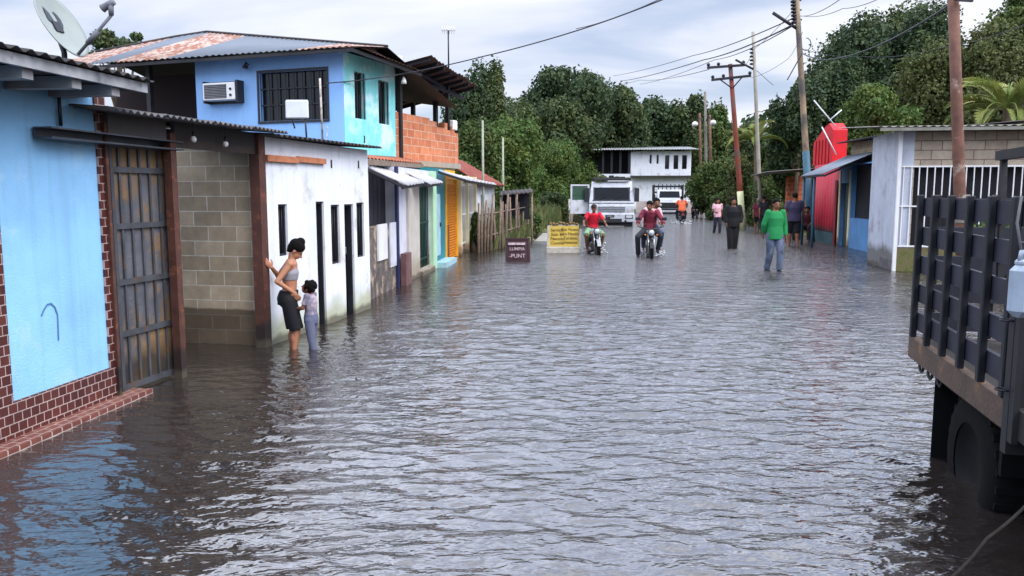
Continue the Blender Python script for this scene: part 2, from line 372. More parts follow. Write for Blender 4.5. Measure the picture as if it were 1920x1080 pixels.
# ------------------------------------------------------------------ ground and water
def sstep(a, b, x): t = np.clip((x - a) / (b - a), 0, 1); return t * t * (3 - 2 * t)
def ground_h(X, Y):
    xl = 1.25 + .13 * (Y - 30) + .25 * np.sin(Y * .7) + .15 * np.sin(Y * 1.9); xr = 11.4 + .186 * (Y - 38.5) + .3 * np.sin(Y * .5 + 1)
    left = sstep(0, 1.2, xl - X) * sstep(22.5, 27, Y) ; right = sstep(0, 1.5, X - xr) * sstep(30, 36, Y)
    left = left * sstep(-2.2, 0.2, X + 60 - 0 * Y) 
    h = -.3 + .42 * np.maximum(left, right) + .35 * sstep(.6, 4, xl - X) * sstep(26, 32, Y)
    far = sstep(66, 76, Y)
    h = np.maximum(h, -.3 + .5 * far)
    d = np.maximum(0, np.hypot(X, Y) - 95); h = h + 9 * sstep(0, 120, d) * (.8 + .2 * np.sin(X * .03) * np.cos(Y * .02))
    return h + .03 * np.sin(X * 2.1) * np.sin(Y * 1.7) * (h > -.2)
def grid_mesh(name, xs, ys, zs, mat_):
    ny, nx = xs.shape; me = bpy.data.meshes.new(name); nv = nx * ny
    me.vertices.add(nv); me.vertices.foreach_set('co', np.stack([xs, ys, zs], -1).astype(np.float32).ravel())
    i = np.arange(ny - 1)[:, None] * nx + np.arange(nx - 1)[None, :]; q = np.stack([i, i + 1, i + nx + 1, i + nx], -1).reshape(-1, 4)
    me.loops.add(q.size); me.loops.foreach_set('vertex_index', q.ravel().astype(np.int32)); me.polygons.add(len(q))
    me.polygons.foreach_set('loop_start', (np.arange(len(q)) * 4).astype(np.int32)); me.polygons.foreach_set('loop_total', np.full(len(q), 4, np.int32))
    me.polygons.foreach_set('use_smooth', np.ones(len(q), bool)); me.update(calc_edges=True); me.materials.append(mat_)
    o = bpy.data.objects.new(name, me); COL.objects.link(o); return o
soil = mat('soil_and_grass', c3(92, 98, 58), .95, .3, .8, .6, 12, patch=(c3(118, 104, 84), .35, .5))
gx = np.concatenate([np.linspace(-900, -40, 24), np.linspace(-38, 46, 220), np.linspace(48, 900, 24)]); gy = np.concatenate([np.linspace(-60, 18, 30), np.linspace(19, 100, 200), np.linspace(104, 260, 40), np.linspace(280, 1500, 20)])
GX, GY = np.meshgrid(gx, gy); tag(grid_mesh('ground', GX, GY, ground_h(GX, GY), soil), kind='structure')

wm = bpy.data.materials.new('flood_water'); wm.use_nodes = True; t = wm.node_tree; b = t.nodes['Principled BSDF']; L = t.links.new
b.inputs['Roughness'].default_value = .11; b.inputs['IOR'].default_value = 2.5; b.inputs['Specular IOR Level'].default_value = .5
co = nn(t, 'ShaderNodeTexCoord')
no = nn(t, 'ShaderNodeTexNoise'); no.inputs['Scale'].default_value = .35; no.inputs['Detail'].default_value = 5; L(co.outputs['Object'], no.inputs['Vector'])
cr = nn(t, 'ShaderNodeValToRGB'); L(no.outputs[0], cr.inputs[0]); cr.color_ramp.elements[0].position = .35; cr.color_ramp.elements[1].position = .65
cr.color_ramp.elements[0].color = (.024, .019, .017, 1); cr.color_ramp.elements[1].color = (.034, .028, .025, 1); L(cr.outputs[0], b.inputs['Base Color'])
WSC = (1.0, 2.1, 1)
def wnoise(scale, detail, dist=0.):
    mpn = nn(t, 'ShaderNodeMapping'); mpn.inputs['Scale'].default_value = WSC; mpn.inputs['Rotation'].default_value = (0, 0, R(-12)); L(co.outputs['Object'], mpn.inputs[0])
    n = nn(t, 'ShaderNodeTexNoise'); n.inputs['Scale'].default_value = scale; n.inputs['Detail'].default_value = detail; n.inputs['Roughness'].default_value = .55; n.inputs['Distortion'].default_value = dist; L(mpn.outputs[0], n.inputs['Vector']); return n
nA = wnoise(9, 2, .3); nB = wnoise(2.6, 3, .5); nC = wnoise(.35, 2)
# gusts: rougher and smoother patches
gm = nn(t, 'ShaderNodeMapRange'); L(nC.outputs[0], gm.inputs[0]); gm.inputs[1].default_value = .35; gm.inputs[2].default_value = .65; gm.inputs[3].default_value = .55; gm.inputs[4].default_value = 1.15
# sheltered water along the left house fronts is calmer
sx = nn(t, 'ShaderNodeSeparateXYZ'); L(co.outputs['Object'], sx.inputs[0])
lw = nn(t, 'ShaderNodeMath', operation='MULTIPLY_ADD'); L(sx.outputs[1], lw.inputs[0]); lw.inputs[1].default_value = -.19; L(sx.outputs[0], lw.inputs[2])
cm = nn(t, 'ShaderNodeMapRange'); L(lw.outputs[0], cm.inputs[0]); cm.inputs[1].default_value = -4.9; cm.inputs[2].default_value = -3.2; cm.inputs[3].default_value = .25; cm.inputs[4].default_value = 1
mm = nn(t, 'ShaderNodeMath', operation='MULTIPLY'); L(gm.outputs[0], mm.inputs[0]); L(cm.outputs[0], mm.inputs[1])
# only the near water carries the short waves as geometry: further off the same waves are in the bump
fm_ = nn(t, 'ShaderNodeMapRange'); L(sx.outputs[1], fm_.inputs[0]); fm_.inputs[1].default_value = 7; fm_.inputs[2].default_value = 26; fm_.inputs[3].default_value = 1; fm_.inputs[4].default_value = 4.5
m2_ = nn(t, 'ShaderNodeMath', operation='MULTIPLY'); L(mm.outputs[0], m2_.inputs[0]); L(fm_.outputs[0], m2_.inputs[1]); mm = m2_
bpA = nn(t, 'ShaderNodeBump'); bpA.inputs['Distance'].default_value = .014; L(mm.outputs[0], bpA.inputs['Strength']); L(nA.outputs[0], bpA.inputs['Height'])
bpB = nn(t, 'ShaderNodeBump'); bpB.inputs['Distance'].default_value = .035; L(mm.outputs[0], bpB.inputs['Strength']); L(nB.outputs[0], bpB.inputs['Height']); L(bpA.outputs[0], bpB.inputs['Normal'])
L(bpB.outputs[0], b.inputs['Normal'])
rows = [.6]
while rows[-1] < 84: rows.append(rows[-1] + max(.018, rows[-1] ** 2 / 2600))
rows = np.array(rows); s_ = np.linspace(-1, 1, 680)
WY = np.repeat(rows[:, None], len(s_), 1); WX = s_[None, :] * (3 + .74 * rows[:, None])
rg = np.random.RandomState(4); WZ = np.zeros_like(WX); dxs = (2 * (3 + .74 * rows) / len(s_)); dys = np.gradient(rows)
for k in range(70):
    lam = .10 * (1.0 / .10) ** (k / 69); th = R(-98) + rg.normal() * R(27); ph = rg.uniform(0, 6.28); kk = 2 * math.pi / lam
    att = np.clip(1.5 - 4 * dys / lam * abs(math.sin(th)), 0, 1) * np.clip(1.5 - 4 * dxs / lam * abs(math.cos(th)), 0, 1)
    gst = .7 + .3 * np.sin(.5 * WX + .8 * k) * np.sin(.37 * WY + 1.3 * k)
    WZ += .0062 * lam * (1.15 if lam < .34 else .34) * att[:, None] * gst * np.sin(kk * (WX * math.cos(th) + WY * math.sin(th)) + ph)
for wx_, wy_, am in ((-2.50, 9.2, .005), (-2.25, 9.2, .004), (2.55, 4.6, .006), (6.1, 18.6, .012)):      # rings spreading from legs and the truck wheel
    rr_ = np.hypot(WX - wx_, WY - wy_); WZ += am * np.exp(-rr_ / .7) * np.sin(2 * math.pi * rr_ / (.2 if am < .01 else .5)) * (rr_ > .08)
calm = .22 + .78 * sstep(-4.9, -3.1, WX - .19 * WY)
WZ *= calm
tag(grid_mesh('flood_water', WX, WY, WZ, wm), kind='structure')
ex = MB(); ex.quad((-120, -60, -.06), (140, -60, -.06), (140, 90, -.06), (-120, 90, -.06)); tag(ex.build('water', wm), kind='structure')

# ------------------------------------------------------------------ near blue house
F1 = Fr(-3.47, 6.7, 7.0)
h1 = frthing('house', 'light blue plastered house with brown tiled skirting and step, nearest on the left', 'house', F1)
yW, zW = F1.onx(213, 693); _, zS = F1.onx(220, 752)
zS = max(.04, zS); zW = max(zW, .3)
yE1 = F1.onx(212, 450, .018)[0]
mb = MB(); mb.box(-5, 0, -8, yE1 - .004, -.35, 2.74); mb.build('wall', blue_wall, h1)
yL = F1.onx(14, 600, .018)[0]; yP = F1.onx(193, 450, .018)[0]
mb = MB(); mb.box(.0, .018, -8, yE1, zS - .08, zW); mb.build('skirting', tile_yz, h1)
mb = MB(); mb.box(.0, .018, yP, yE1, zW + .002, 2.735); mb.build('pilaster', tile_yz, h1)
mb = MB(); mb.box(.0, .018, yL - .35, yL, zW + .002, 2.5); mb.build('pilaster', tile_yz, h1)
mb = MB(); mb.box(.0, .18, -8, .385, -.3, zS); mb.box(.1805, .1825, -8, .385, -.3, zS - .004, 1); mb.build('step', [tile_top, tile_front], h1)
mb = MB()      # faded hand-drawn hook on the plaster
pts = [(0.004, *F1.onx(x, y)) for x, y in ((77, 592), (82, 580), (88, 571), (95, 569), (102, 576), (107, 590), (108, 610), (109, 638))]
for a_, b_ in zip(pts[:-1], pts[1:]): mb.bar(a_, b_, .012, .004, up=(1, 0, 0))
mb.build('graffiti_stroke', mat('faded_blue_ink', c3(84, 120, 168), .8), h1)
LX = .55; ye, ze = F1.onx(276, 152, LX); _, zlo = F1.onx(268, 172, LX)
_, zlef = F1.onx(20, 92, LX)
mb = MB(); mb.corr((LX + .06, -8, ze), (LX + .06, ye, ze), (-4.5, ye, ze + .75), (-4.5, -8, ze + .75), 62, .014, .006); mb.build('roof', dark_roof, h1)
mb = MB(); mb.box(LX - .02, LX + .012, -8, ye - .02, zlo - .005, ze - .022)
mb.build('fascia', mat('pale_fascia', c3(168, 170, 174), .7, .25, 3, patch=(c3(110, 112, 118), .3, 5)), h1)
for px_ in (-60, 60, 150, 222):
    yy = F1.onx(px_, 140, LX)[0]
    mb = MB(); mb.box(-.05, LX - .03, yy - .05, yy + .05, zlo - .07, zlo + .012); mb.build('rafter', mat('rafter_grey', c3(150, 150, 152), .8, .2), h1)
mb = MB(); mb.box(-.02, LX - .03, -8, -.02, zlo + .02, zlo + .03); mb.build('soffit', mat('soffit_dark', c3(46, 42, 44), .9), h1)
yb = F1.onx(105, 200)[0]; zt = F1.onx(105, 158)[1]
mb = MB(); mb.tube([(.03, yb, zlo), (.03, yb, F1.onx(105, 236)[1])], .014); mb.build('conduit', dark_metal, h1)
# steel channel from the blue wall over the gate
za = F1.onx(90, 238, .1)[1]; ya = F1.onx(80, 238, .1)[0]
st = frthing('steel_channel', 'grey steel channel bolted on the light blue wall and running over the gate', 'beam', F1)
mb = MB(); yE = F1.onx(332, 262, .1)[0]
mb.box(.02, .17, ya, yE, za - .012, za); mb.box(.02, .03, ya, yE, za - .07, za - .012); mb.box(.02, .17, ya, yE, za - .085, za - .072)
mb.build('channel', mat('grey_steel', c3(82, 86, 94), .5, .2, 5, metal=.4), st)
# satellite dish on the blue roof
dc = P(117, 45, 6.6)
dn = (.50 * Vector((.48, -.86, -.17)) + .86 * (.80 * Vector((.87, .49, 0)) + .60 * Vector((0, 0, 1)))).normalized()
dish = thing('satellite_dish', 'grey satellite dish tilted skyward on the roof of the near light blue house', 'satellite dish', (dc.x, dc.y, dc.z - .42))
D0 = Vector((0, 0, .42)); q = dn.to_track_quat('Z', 'Y').to_matrix()
dx_ = Vector((0, 0, 1)).cross(dn).normalized(); dy_ = dn.cross(dx_); DM = Matrix((dx_, dy_, dn)).transposed()
mb = MB(); vs_ = []; fs_ = []; nr, na = 10, 40
for lay in (0, 1):
    for i in range(nr + 1):
        r = i / nr
        for j in range(na):
            a = 2 * math.pi * j / na; vs_.append(DM @ Vector((.26 * r * math.cos(a), .285 * r * math.sin(a), .055 * (r * r - 1) - lay * .008)) + D0)
K = (nr + 1) * na
for i in range(nr):
    for j in range(na):
        a = i * na + j; b_ = i * na + (j + 1) % na
        fs_.append((a, b_, b_ + na, a + na)); fs_.append((K + a, K + a + na, K + b_ + na, K + b_))
for j in range(na):
    a = nr * na + j; b_ = nr * na + (j + 1) % na; fs_.append((a, b_, K + b_, K + a))
mb.add(vs_, fs_, 0, True); mb.build('reflector', mat('dish_grey', c3(146, 154, 152), .6, .08, 5), dish)
def dpt(u, v, off=.006): rr = (u / .26) ** 2 + (v / .285) ** 2; return DM @ Vector((u, v, .055 * (rr - 1) + off)) + D0
mb = MB()
def dpoly(pts, off=.006): mb.add([dpt(u, v, off) for u, v in pts], [tuple(range(len(pts)))])
dpoly([(-.10, .15), (-.03, .11), (-.0, .045), (-.035, .02), (-.085, .045)][::-1])
for i in range(7):
    a0 = R(60 - i * 25); a1 = R(60 - (i + 1) * 25); w0 = .006 + .018 * math.sin(math.pi * i / 7); w1 = .006 + .018 * math.sin(math.pi * (i + 1) / 7)
    f = lambda a, r: (-.02 + r * math.cos(a), .06 + r * math.sin(a))
    dpoly([f(a0, .085 - w0), f(a0, .085 + w0), f(a1, .085 + w1), f(a1, .085 - w1)])
mb.build('emblem', mat('emblem_dark', c3(64, 72, 84), .7), dish)
mb = MB(); base = D0 - Vector((0, 0, .42)); bk = D0 - dn * .07
mb.tube([base - Vector((0, 0, .3)), base + Vector((0, 0, .2)), bk], .022); mb.rbox(bk, (.09, .09, .06), DM); mb.build('mast', dark_metal, dish)
low = dpt(0, -.27, -.01); lnb = D0 + dn * .40 + DM @ Vector((0, -.14, 0))
mb = MB(); mb.tube([low, low.lerp(lnb, .55) - dn.cross(dx_) * -.0, lnb], .013); mb.tube([low.lerp(lnb, .3), low.lerp(lnb, .62)], .02); mb.build('feed_arm', mat('arm_grey', c3(104, 106, 116), .6), dish)
mb = MB(); up_ = lnb + Vector((0, 0, .09)); mb.tube([lnb, up_], [.02, .024]); mb.lathe(up_, -dn, [(-.03, .0), (-.03, .025), (.02, .028), (.07, .03), (.08, .034), (.085, 0)], 14); mb.build('receiver', mat('arm_grey', c3(104, 106, 116), .6), dish)

# ------------------------------------------------------------------ gate, yard, white house
F2 = Fr(-2.85, 9.3, 12.0)
gp = G(226, 741); gq = G(331, 703); gd = (gq - gp); gl = gd.length; gaz = math.degrees(math.atan2(gd.x, gd.y))
FG = Fr(gp.x, gp.y, gaz)
gate = frthing('gate', 'weathered sheet metal gate with riveted planks and yellow and rust patches', 'gate', FG)
zt = FG.onx(216, 266)[1]; z0 = .03
plank = mat('gate_planks', c3(96, 98, 106), .65, .25, 3, .3, 40, metal=.2, island=.4, streak=.35, patch=(c3(134, 108, 78), .5, 1.6), stain=(c3(40, 36, 34), .3, .2))
for i in range(6):
    mb = MB(); a = gl * (i + .06) / 6; b_ = gl * (i + .94) / 6; mb.box(-.03, .0, a, b_, z0 + .03, zt - .02); mb.build('plank', plank, gate)
mb = MB(); fm = mat('gate_frame', c3(80, 82, 88), .6, .25, 4, metal=.3, patch=(c3(100, 74, 56), .3, 5))
mb.box(-.045, -.032, 0, gl, z0, zt)
for zz in (z0, z0 + (zt - z0) * .22, z0 + (zt - z0) * .43, z0 + (zt - z0) * .655, z0 + (zt - z0) * .88, zt - .05): mb.box(.001, .028, 0, gl, zz, zz + .05)
for yy in (0, gl - .04): mb.box(.003, .031, yy, yy + .04, z0 - .002, zt + .002)
for i in range(1, 6): mb.box(.001, .018, gl * i / 6 - .012, gl * i / 6 + .012, z0 + .01, zt - .01)
mb.build('frame', fm, gate)
mb = MB(); zh = FG.onx(325, 545)[1]; mb.tube([(.03, gl - .03, zh + .13), (.08, gl - .0, zh + .12), (.08, gl + .0, zh - .1), (.03, gl - .03, zh - .12)], .011); mb.build('handle', dark_metal, gate)
zA_ = F2.onx(300, 212, .0)[1]; zB_ = F2.onx(488, 243, .0)[1]
gw = frthing('gateway', 'rust brown steel gateway of two posts and a lintel before the block walled yard', 'gateway', F2)
y1 = F2.onx(350, 700)[0]; zl = F2.onx(330, 250)[1]; ztop = F2.onx(488, 250)[1]
mb = MB(); mb.box(-.08, .0, y1 - .075, y1 + .01, -.3, zl); mb.build('post', rust_post, gw)
mb = MB(); mb.box(-.06, -.02, y1 + .021, -.151, zl - .049, min(zA_, zB_) - .04); mb.build('dark_gap_board', mat('infill_dark', c3(60, 56, 58), .8), gw)  # dark board put in to fill the gap between lintel and roof
mb = MB(); mb.box(-.10, .022, -.15, -.006, -.3, ztop - .02); mb.build('post', rust_post, gw)
mb = MB(); mb.box(-.07, -.02, y1 + .021, -.151, zl - .13, zl - .05); mb.build('lintel', mat('lintel_steel', c3(72, 62, 58), .7, .2, 5, metal=.3), gw)
FGY = FG
py0 = F2.onx(206, 230)[0]
mb = MB(); mb.box(-.06, -.02, py0, y1 - .101, za - .01, F2.onx(250, 205)[1]); mb.build('infill_panel', mat('infill_grey', c3(96, 92, 92), .8, .15, 3, streak=.3), gw)
mb = MB(); mb.box(-.08, -.03, py0 - .035, py0 - .001, -.3, za + .1); mb.build('post', rust_post, gw)
rf = frthing('carport_roof', 'low corrugated carport roof over the block walled yard beside the gate', 'roof', F2)
zA = F2.onx(210, 198, .3)[1]; zB = F2.onx(488, 243, .3)[1]
mb = MB(); ya_ = F2.onx(200, 200, .3)[0]; rr = random.Random(5)
for k in range(4):
    u0, u1 = k / 4, (k + 1) / 4 + .02; yy0 = ya_ + (-.02 - ya_) * u0; yy1 = ya_ + (-.02 - ya_) * u1; o_ = rr.uniform(-.03, .05); zz0 = zA + (zB - zA) * u0 + .01 * k; zz1 = zA + (zB - zA) * u1 + .01 * k
    mb.corr((.28 + o_, yy0, zz0 - .02), (.28 + o_, min(yy1, -.01), zz1 - .02), (-.95, min(yy1, -.01), zz1 + .08), (-.95, yy0, zz0 + .08), 9, .014, .005)
mb.build('sheet', mat('carport_sheet', c3(92, 92, 96), .6, .2, 4, metal=.3, patch=(c3(130, 100, 84), .25, 3)), rf)
mb = MB(); mb.bar((-.3, ya_, zA - .0), (-.3, -.02, zB - .0), .04, .05); mb.bar((-.7, ya_, zA - .03), (-.7, -.02, zB - .03), .05, .07); mb.build('purlin', dark_metal, rf)
for px_, py_, lb in ((363, 261, 'white bulb hanging under the carport roof next to the rust brown post'), (423, 270, 'white bulb hanging under the carport roof above the middle of the block wall')):
    yy, zz = F2.onx(px_, py_, .06)
    bt = thing('light_bulb', lb, 'light bulb', F2.w(.06, yy, zz), 0, 'bulbs under the carport roof')
    mb = MB(); mb.ell((0, 0, 0), (.028, .028, .032), 14); mb.build('bulb', mat('bulb_white', c3(250, 250, 245), .3, .02), bt)
    mb = MB(); mb.tube([(0, 0, .03), (0, 0, .07)], .016); mb.tube([(0, 0, .07), (0, 0, .2)], .004, 5); mb.build('socket', dark_metal, bt)
yw = frthing('yard_wall', 'shadowed rear block wall closing the yard behind the metal gate', 'wall', F2)
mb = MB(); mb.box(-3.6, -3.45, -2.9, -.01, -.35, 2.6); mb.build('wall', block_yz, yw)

wh = frthing('house', 'low white plastered house with narrow dark windows where a woman and child stand', 'house', F2)
yEnd = 3.12; zr = 2.36
def ylo(px, py, fr, c=0.): return fr.onx(px, py, c)
ops = []; spec = [('window', 521, 538, 383, 482), ('door', 592, 607, 378, 620), ('window', 620, 636, 384, 497), ('door', 645, 662, 383, 600), ('window', 668, 682, 380, 484)]
rec = []
for kd, x0, x1, t0, t1 in spec:
    ya0, zt0 = F2.onx(x0, t0); yb0, _ = F2.onx(x1, t0); zb0 = F2.onx(x0, t1)[1] if kd == 'window' else -.28
    rec.append((kd, ya0, yb0, zb0, zt0)); ops.append((ya0, yb0, zb0 + .35, zt0 + .35))
mb = MB(); mb.facade((0, 0, -.35), (0, 1, 0), (1, 0, 0), yEnd, zr + .35, ops, .14)
mb.box(-3.7, 0, 0, yEnd, -.35, zr, 0, skip='e'); mb.build('wall', white_wall, wh)
mb = MB(); mb.box(-3.7, -.001, -.02, -.001, -.35, zr - .02); mb.build('side_wall', block_xz, wh)
for kd, ya0, yb0, zb0, zt0 in rec:
    mb = MB(); mb.box(-.135, -.12, ya0, yb0, zb0, zt0, 0)
    wnd = mb.build(kd, glass_dark if kd == 'window' else mat('black_door', c3(22, 24, 32), .5, .2, 6, streak=.3), wh)
    mb = MB(); fr_ = .028
    mb.box(-.11, -.03, ya0, ya0 + fr_, zb0, zt0); mb.box(-.11, -.03, yb0 - fr_, yb0, zb0, zt0); mb.box(-.108, -.032, ya0 + fr_, yb0 - fr_, zt0 - fr_, zt0)
    if kd == 'window': mb.box(-.108, -.032, ya0 + fr_, yb0 - fr_, zb0, zb0 + fr_)
    mb.build('frame', mat('dark_frame', c3(34, 36, 44), .5, .2), wnd)
    if kd == 'window':
        mb = MB(); k = 4
        for i in range(1, k): yy = ya0 + (yb0 - ya0) * i / k; mb.tube([(-.05, yy, zb0 + .02), (-.05, yy, zt0 - .02)], .006, 6)
        mb.build('grille', dark_metal, wnd)
    else:
        mb = MB(); mb.rbox((-.10, yb0 - .09, .95), (.03, .03, .1), bev=.006); mb.build('handle', chrome, wnd)
yo0, zo0 = F2.onx(496, 296); yo1, zo1 = F2.onx(606, 303)
mb = MB(); mb.bar((.02, yo0, zo0), (.02, (yo0 + yo1) / 2, (zo0 + zo1) / 2 - .005), .045, .075); mb.bar((.022, (yo0 + yo1) / 2, (zo0 + zo1) / 2 + .01), (.022, yo1, zo1), .045, .07); mb.build('ledge_board', orange_wood, wh)
mb = MB()
for x_, y_ in ((621, 308), (672, 309), (683, 262)):
    yy, zz = F2.onx(x_, y_); mb.box(.001, .006, yy - .02, yy + .02, zz - .05, zz + .06)
mb.build('vent_slot', dark_void, wh)
zRa = F2.onx(492, 246, .18)[1]; zRb = F2.onx(690, 273, .18)[1]
mb = MB(); mb.corr((.2, -.16, zRa - .02), (.2, yEnd + .1, zRb), (-3.9, yEnd + .1, zRb + .25), (-3.9, -.16, zRa + .22), 26, .015, .006); mb.build('roof', dark_roof, wh)
mb = MB(); mb.box(-.12, .0, .005, yEnd - .01, zr + .001, min(zRa, zRb) - .03); mb.build('wall_top', white_wall, wh)
# flat panel antenna and whip pole on the white house roof
pa = P(557, 205, 10.6)
an = thing('panel_antenna', 'white rounded flat panel antenna on two dark legs above the white house roof', 'antenna', (pa.x, pa.y, pa.z - .38))
mb = MB(); mb.rbox((0, 0, .38), (.30, .035, .24), bev=.03); mb.build('panel', mat('antenna_white', c3(208, 214, 222), .5, .08, 6), an)
mb = MB(); mb.tube([(.09, .03, .35), (.11, .03, -.1)], .012); mb.tube([(-.09, .03, .3), (-.05, .05, .14)], .01); mb.rbox((0, .03, .38), (.2, .03, .05)); mb.build('bracket', dark_metal, an)
pb = P(605, 258, 11.2)
an = thing('antenna_pole', 'thin peeling white pole standing on the white house roof before the big window', 'pole', (pb.x, pb.y, pb.z - .1))
mb = MB(); mb.tube([(0, 0, 0), (-.015, 0, .9)], .014, 8); mb.tube([(0, 0, .0), (.05, .0, -.02), (.07, 0, .25)], .006, 5); mb.build('pole', mat('peeling_white', c3(190, 180, 172), .7, .3, 9, patch=(c3(90, 80, 76), .4, 12)), an)

# ------------------------------------------------------------------ two-storey house behind
F4 = Fr(-3.7, 18.0, 20.0)
PW = mat('periwinkle_plaster', c3(138, 184, 238), .75, .05, 1.0, .1, 50, streak=.14, patch=(c3(150, 194, 244), .2, 1.4))
TL = mat('turquoise_plaster', c3(130, 214, 218), .75, .06, 1.0, .1, 50, streak=.22, patch=(c3(196, 232, 238), .42, .9))
h4 = frthing('house', 'two storey blue and turquoise house with rust streaked zinc roof behind the white one', 'house', F4)
ZE = 4.86
xw0 = F4.ony(368, 180)[0]; YT = 2.36
wx0, wz1 = F4.ony(485, 137); wx1, _ = F4.ony(612, 131); wz0 = F4.ony(485, 228)[1]
mb = MB(); mb.facade((xw0, 0, -.3), (1, 0, 0), (0, -1, 0), -xw0, ZE + .3, [(wx0 - xw0, wx1 - xw0, wz0 + .3, wz1 + .3)], .14)
mb.box(xw0, xw0 + .01, 0, 3, -.3, ZE); mb.build('front_wall', PW, h4)
ops = []; rec = []
for x0, x1, t0, t1 in ((664, 685, 133, 221), (709, 729, 149, 231)):
    a, zt0 = F4.onx(x0, t0); b_, _ = F4.onx(x1, t0 + 5); zb0 = F4.onx(x0, t1)[1]; rec.append((a, b_, zb0, zt0)); ops.append((a, b_, zb0 + .3, zt0 + .3))
mb = MB(); mb.facade((0, 0, -.3), (0, 1, 0), (1, 0, 0), YT, ZE + .3, ops, .14); mb.quad((0, YT, -.3), (-3, YT, -.3), (-3, YT, ZE), (0, YT, ZE)); mb.build('side_wall', TL, h4)
mb = MB(); mb.box(wx0, wx1, .12, .14, wz0, wz1); wnd = mb.build('window', glass_dark, h4)
mb = MB()
for i in range(9): xx = wx0 + (wx1 - wx0) * i / 8; mb.box(xx - .012, xx + .012, .04, .06, wz0, wz1)
for i in range(4): zz = wz0 + (wz1 - wz0) * i / 3; mb.box(wx0, wx1, .061, .075, zz - .012, zz + .012)
mb.build('grille', mat('grille_dark', c3(40, 42, 50), .6), wnd)
mb = MB(); mb.box(wx0 - .05, wx1 + .05, -.03, -.001, wz0 - .05, wz0 - .005); mb.box(wx0 - .05, wx0 - .002, -.02, -.001, wz0, wz1 + .05); mb.box(wx1 + .002, wx1 + .05, -.02, -.001, wz0, wz1 + .05); mb.box(wx0 - .002, wx1 + .002, -.02, -.001, wz1 + .002, wz1 + .05); mb.build('frame', mat('dark_frame', c3(34, 36, 44), .5), wnd)
for a, b_, zb0, zt0 in rec:
    mb = MB(); mb.box(-.14, -.12, a, b_, zb0, zt0); wnd = mb.build('window', glass_dark, h4)
    mb = MB()
    for i in range(4): yy = a + (b_ - a) * i / 3; mb.box(-.05, -.03, yy - .012, yy + .012, zb0, zt0)
    mb.build('frame', mat('dark_frame', c3(34, 36, 44), .5), wnd)
# covered terrace on the left of the blue front
XL = F4.ony(150, 150)[0] - .5
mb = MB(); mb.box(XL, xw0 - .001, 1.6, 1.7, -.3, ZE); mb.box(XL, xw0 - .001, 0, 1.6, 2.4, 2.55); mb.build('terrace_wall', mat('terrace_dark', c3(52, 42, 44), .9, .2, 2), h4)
mb = MB()
for px_ in (180, 277): xx = F4.ony(px_, 160)[0]; mb = MB(); mb.box(xx - .06, xx + .06, 0, .12, 2.55, ZE); mb.build('terrace_post', dark_metal, h4)
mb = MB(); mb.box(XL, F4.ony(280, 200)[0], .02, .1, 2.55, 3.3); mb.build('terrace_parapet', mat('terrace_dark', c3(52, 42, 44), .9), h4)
# main roof: front slope, street slope (hipped corner)
ov = .5; xR = ov; RX, RY = -5.2, 3.3; ridge_z = 5.98
ex0 = XL
A_ = (ex0, -ov, ZE + .02); B_ = (xR, -ov, ZE); C_ = (-.9, 2.2, 5.45); Dd = (-6.6, 3.0, 5.95)
rA = random.Random(2)
def lerp3(a, b_, t_): return tuple(a[i] + (b_[i] - a[i]) * t_ for i in range(3))
# front slope in strips: the sheets are of different age
def top_at(u):   # ridge line above the eave: rises from the left end to the apex and falls slowly to the right
    x = ex0 + (xR - ex0) * u; ap = F4.ony(380, 60, 3.0)
    xl, zl_ = F4.ony(150, 101, 1.0)
    if x < ap[0]: k = (x - ex0) / (ap[0] - ex0); return (x, 1.0 + 2.0 * k, zl_ + (ap[1] - zl_) * k)
    k = (x - ap[0]) / (xR - ap[0]); zr_ = F4.ony(700, 92, 1.2)[1]; return (x, 3.0 - 1.9 * k, ap[1] + (zr_ - ap[1]) * k)
cuts = [0, .155, .25, .43, .62, .84, 1.0]; mt = [rust_roof, zinc_roof, rust_roof, zinc_roof, zinc_roof, rust_roof]
mb = MB()
for k in range(6):
    u0, u1 = cuts[k], cuts[k + 1]; n_ = 3
    for j in range(n_):
        a0 = u0 + (u1 - u0) * j / n_; a1 = u0 + (u1 - u0) * (j + 1) / n_
        ea = lerp3(A_, B_, a0); eb = lerp3(A_, B_, a1)
        mb.corr(ea, eb, top_at(a1), top_at(a0), max(2, int((a1 - a0) * 60)), .014, .006, mi=k, jag=.01, rnd=rA)
mb.build('roof', mt, h4)
tp = top_at(1.0); tp2 = top_at(.75)
mb = MB(); mb.corr((xR + .12, -ov, ZE - .01), (xR + .12, YT + .45, ZE - .1), (tp2[0], YT + .6, tp2[2] - .1), tp, 18, .014, .006, mi=0)
mb.build('roof_side_slope', rust_dark, h4)
mb = MB(); mb.bar((ex0, -ov + .06, ZE - .06), (xR - .02, -ov + .06, ZE - .07), .05, .07); mb.bar((xR + .02, -ov + .02, ZE - .08), (xR + .02, YT + .4, ZE - .16), .05, .07); mb.build('eaves_beam', dark_metal, h4)
mb = MB(); pz = [top_at(u) for u in np.linspace(0, 1, 14)]; mb.tube([(p[0], p[1], p[2] + .02) for p in pz], .035, 8); mb.build('ridge_cap', dark_roof, h4)
mb = MB()      # back slope so the roof is not open behind
for u0, u1 in zip(np.linspace(0, .9, 10), np.linspace(.1, 1, 10)):
    a = top_at(u0); b_ = top_at(u1); mb.quad(a, b_, (b_[0], b_[1] + 4, b_[2] - 1), (a[0], a[1] + 4, a[2] - 1))
mb.build('roof_rear_slope', dark_roof, h4)
mb = MB(); x_, z_ = F4.ony(467, 122); mb.tube([(x_, -.02, z_), (x_, -.12, z_ + .04), (x_, -.14, z_ - .02)], .018); mb.lathe((x_, -.14, z_ - .01), (0, 0, -1), [(0, .02), (.03, .06), (.08, .07), (.09, 0)], 10); mb.build('wall_lamp', dark_metal, h4)
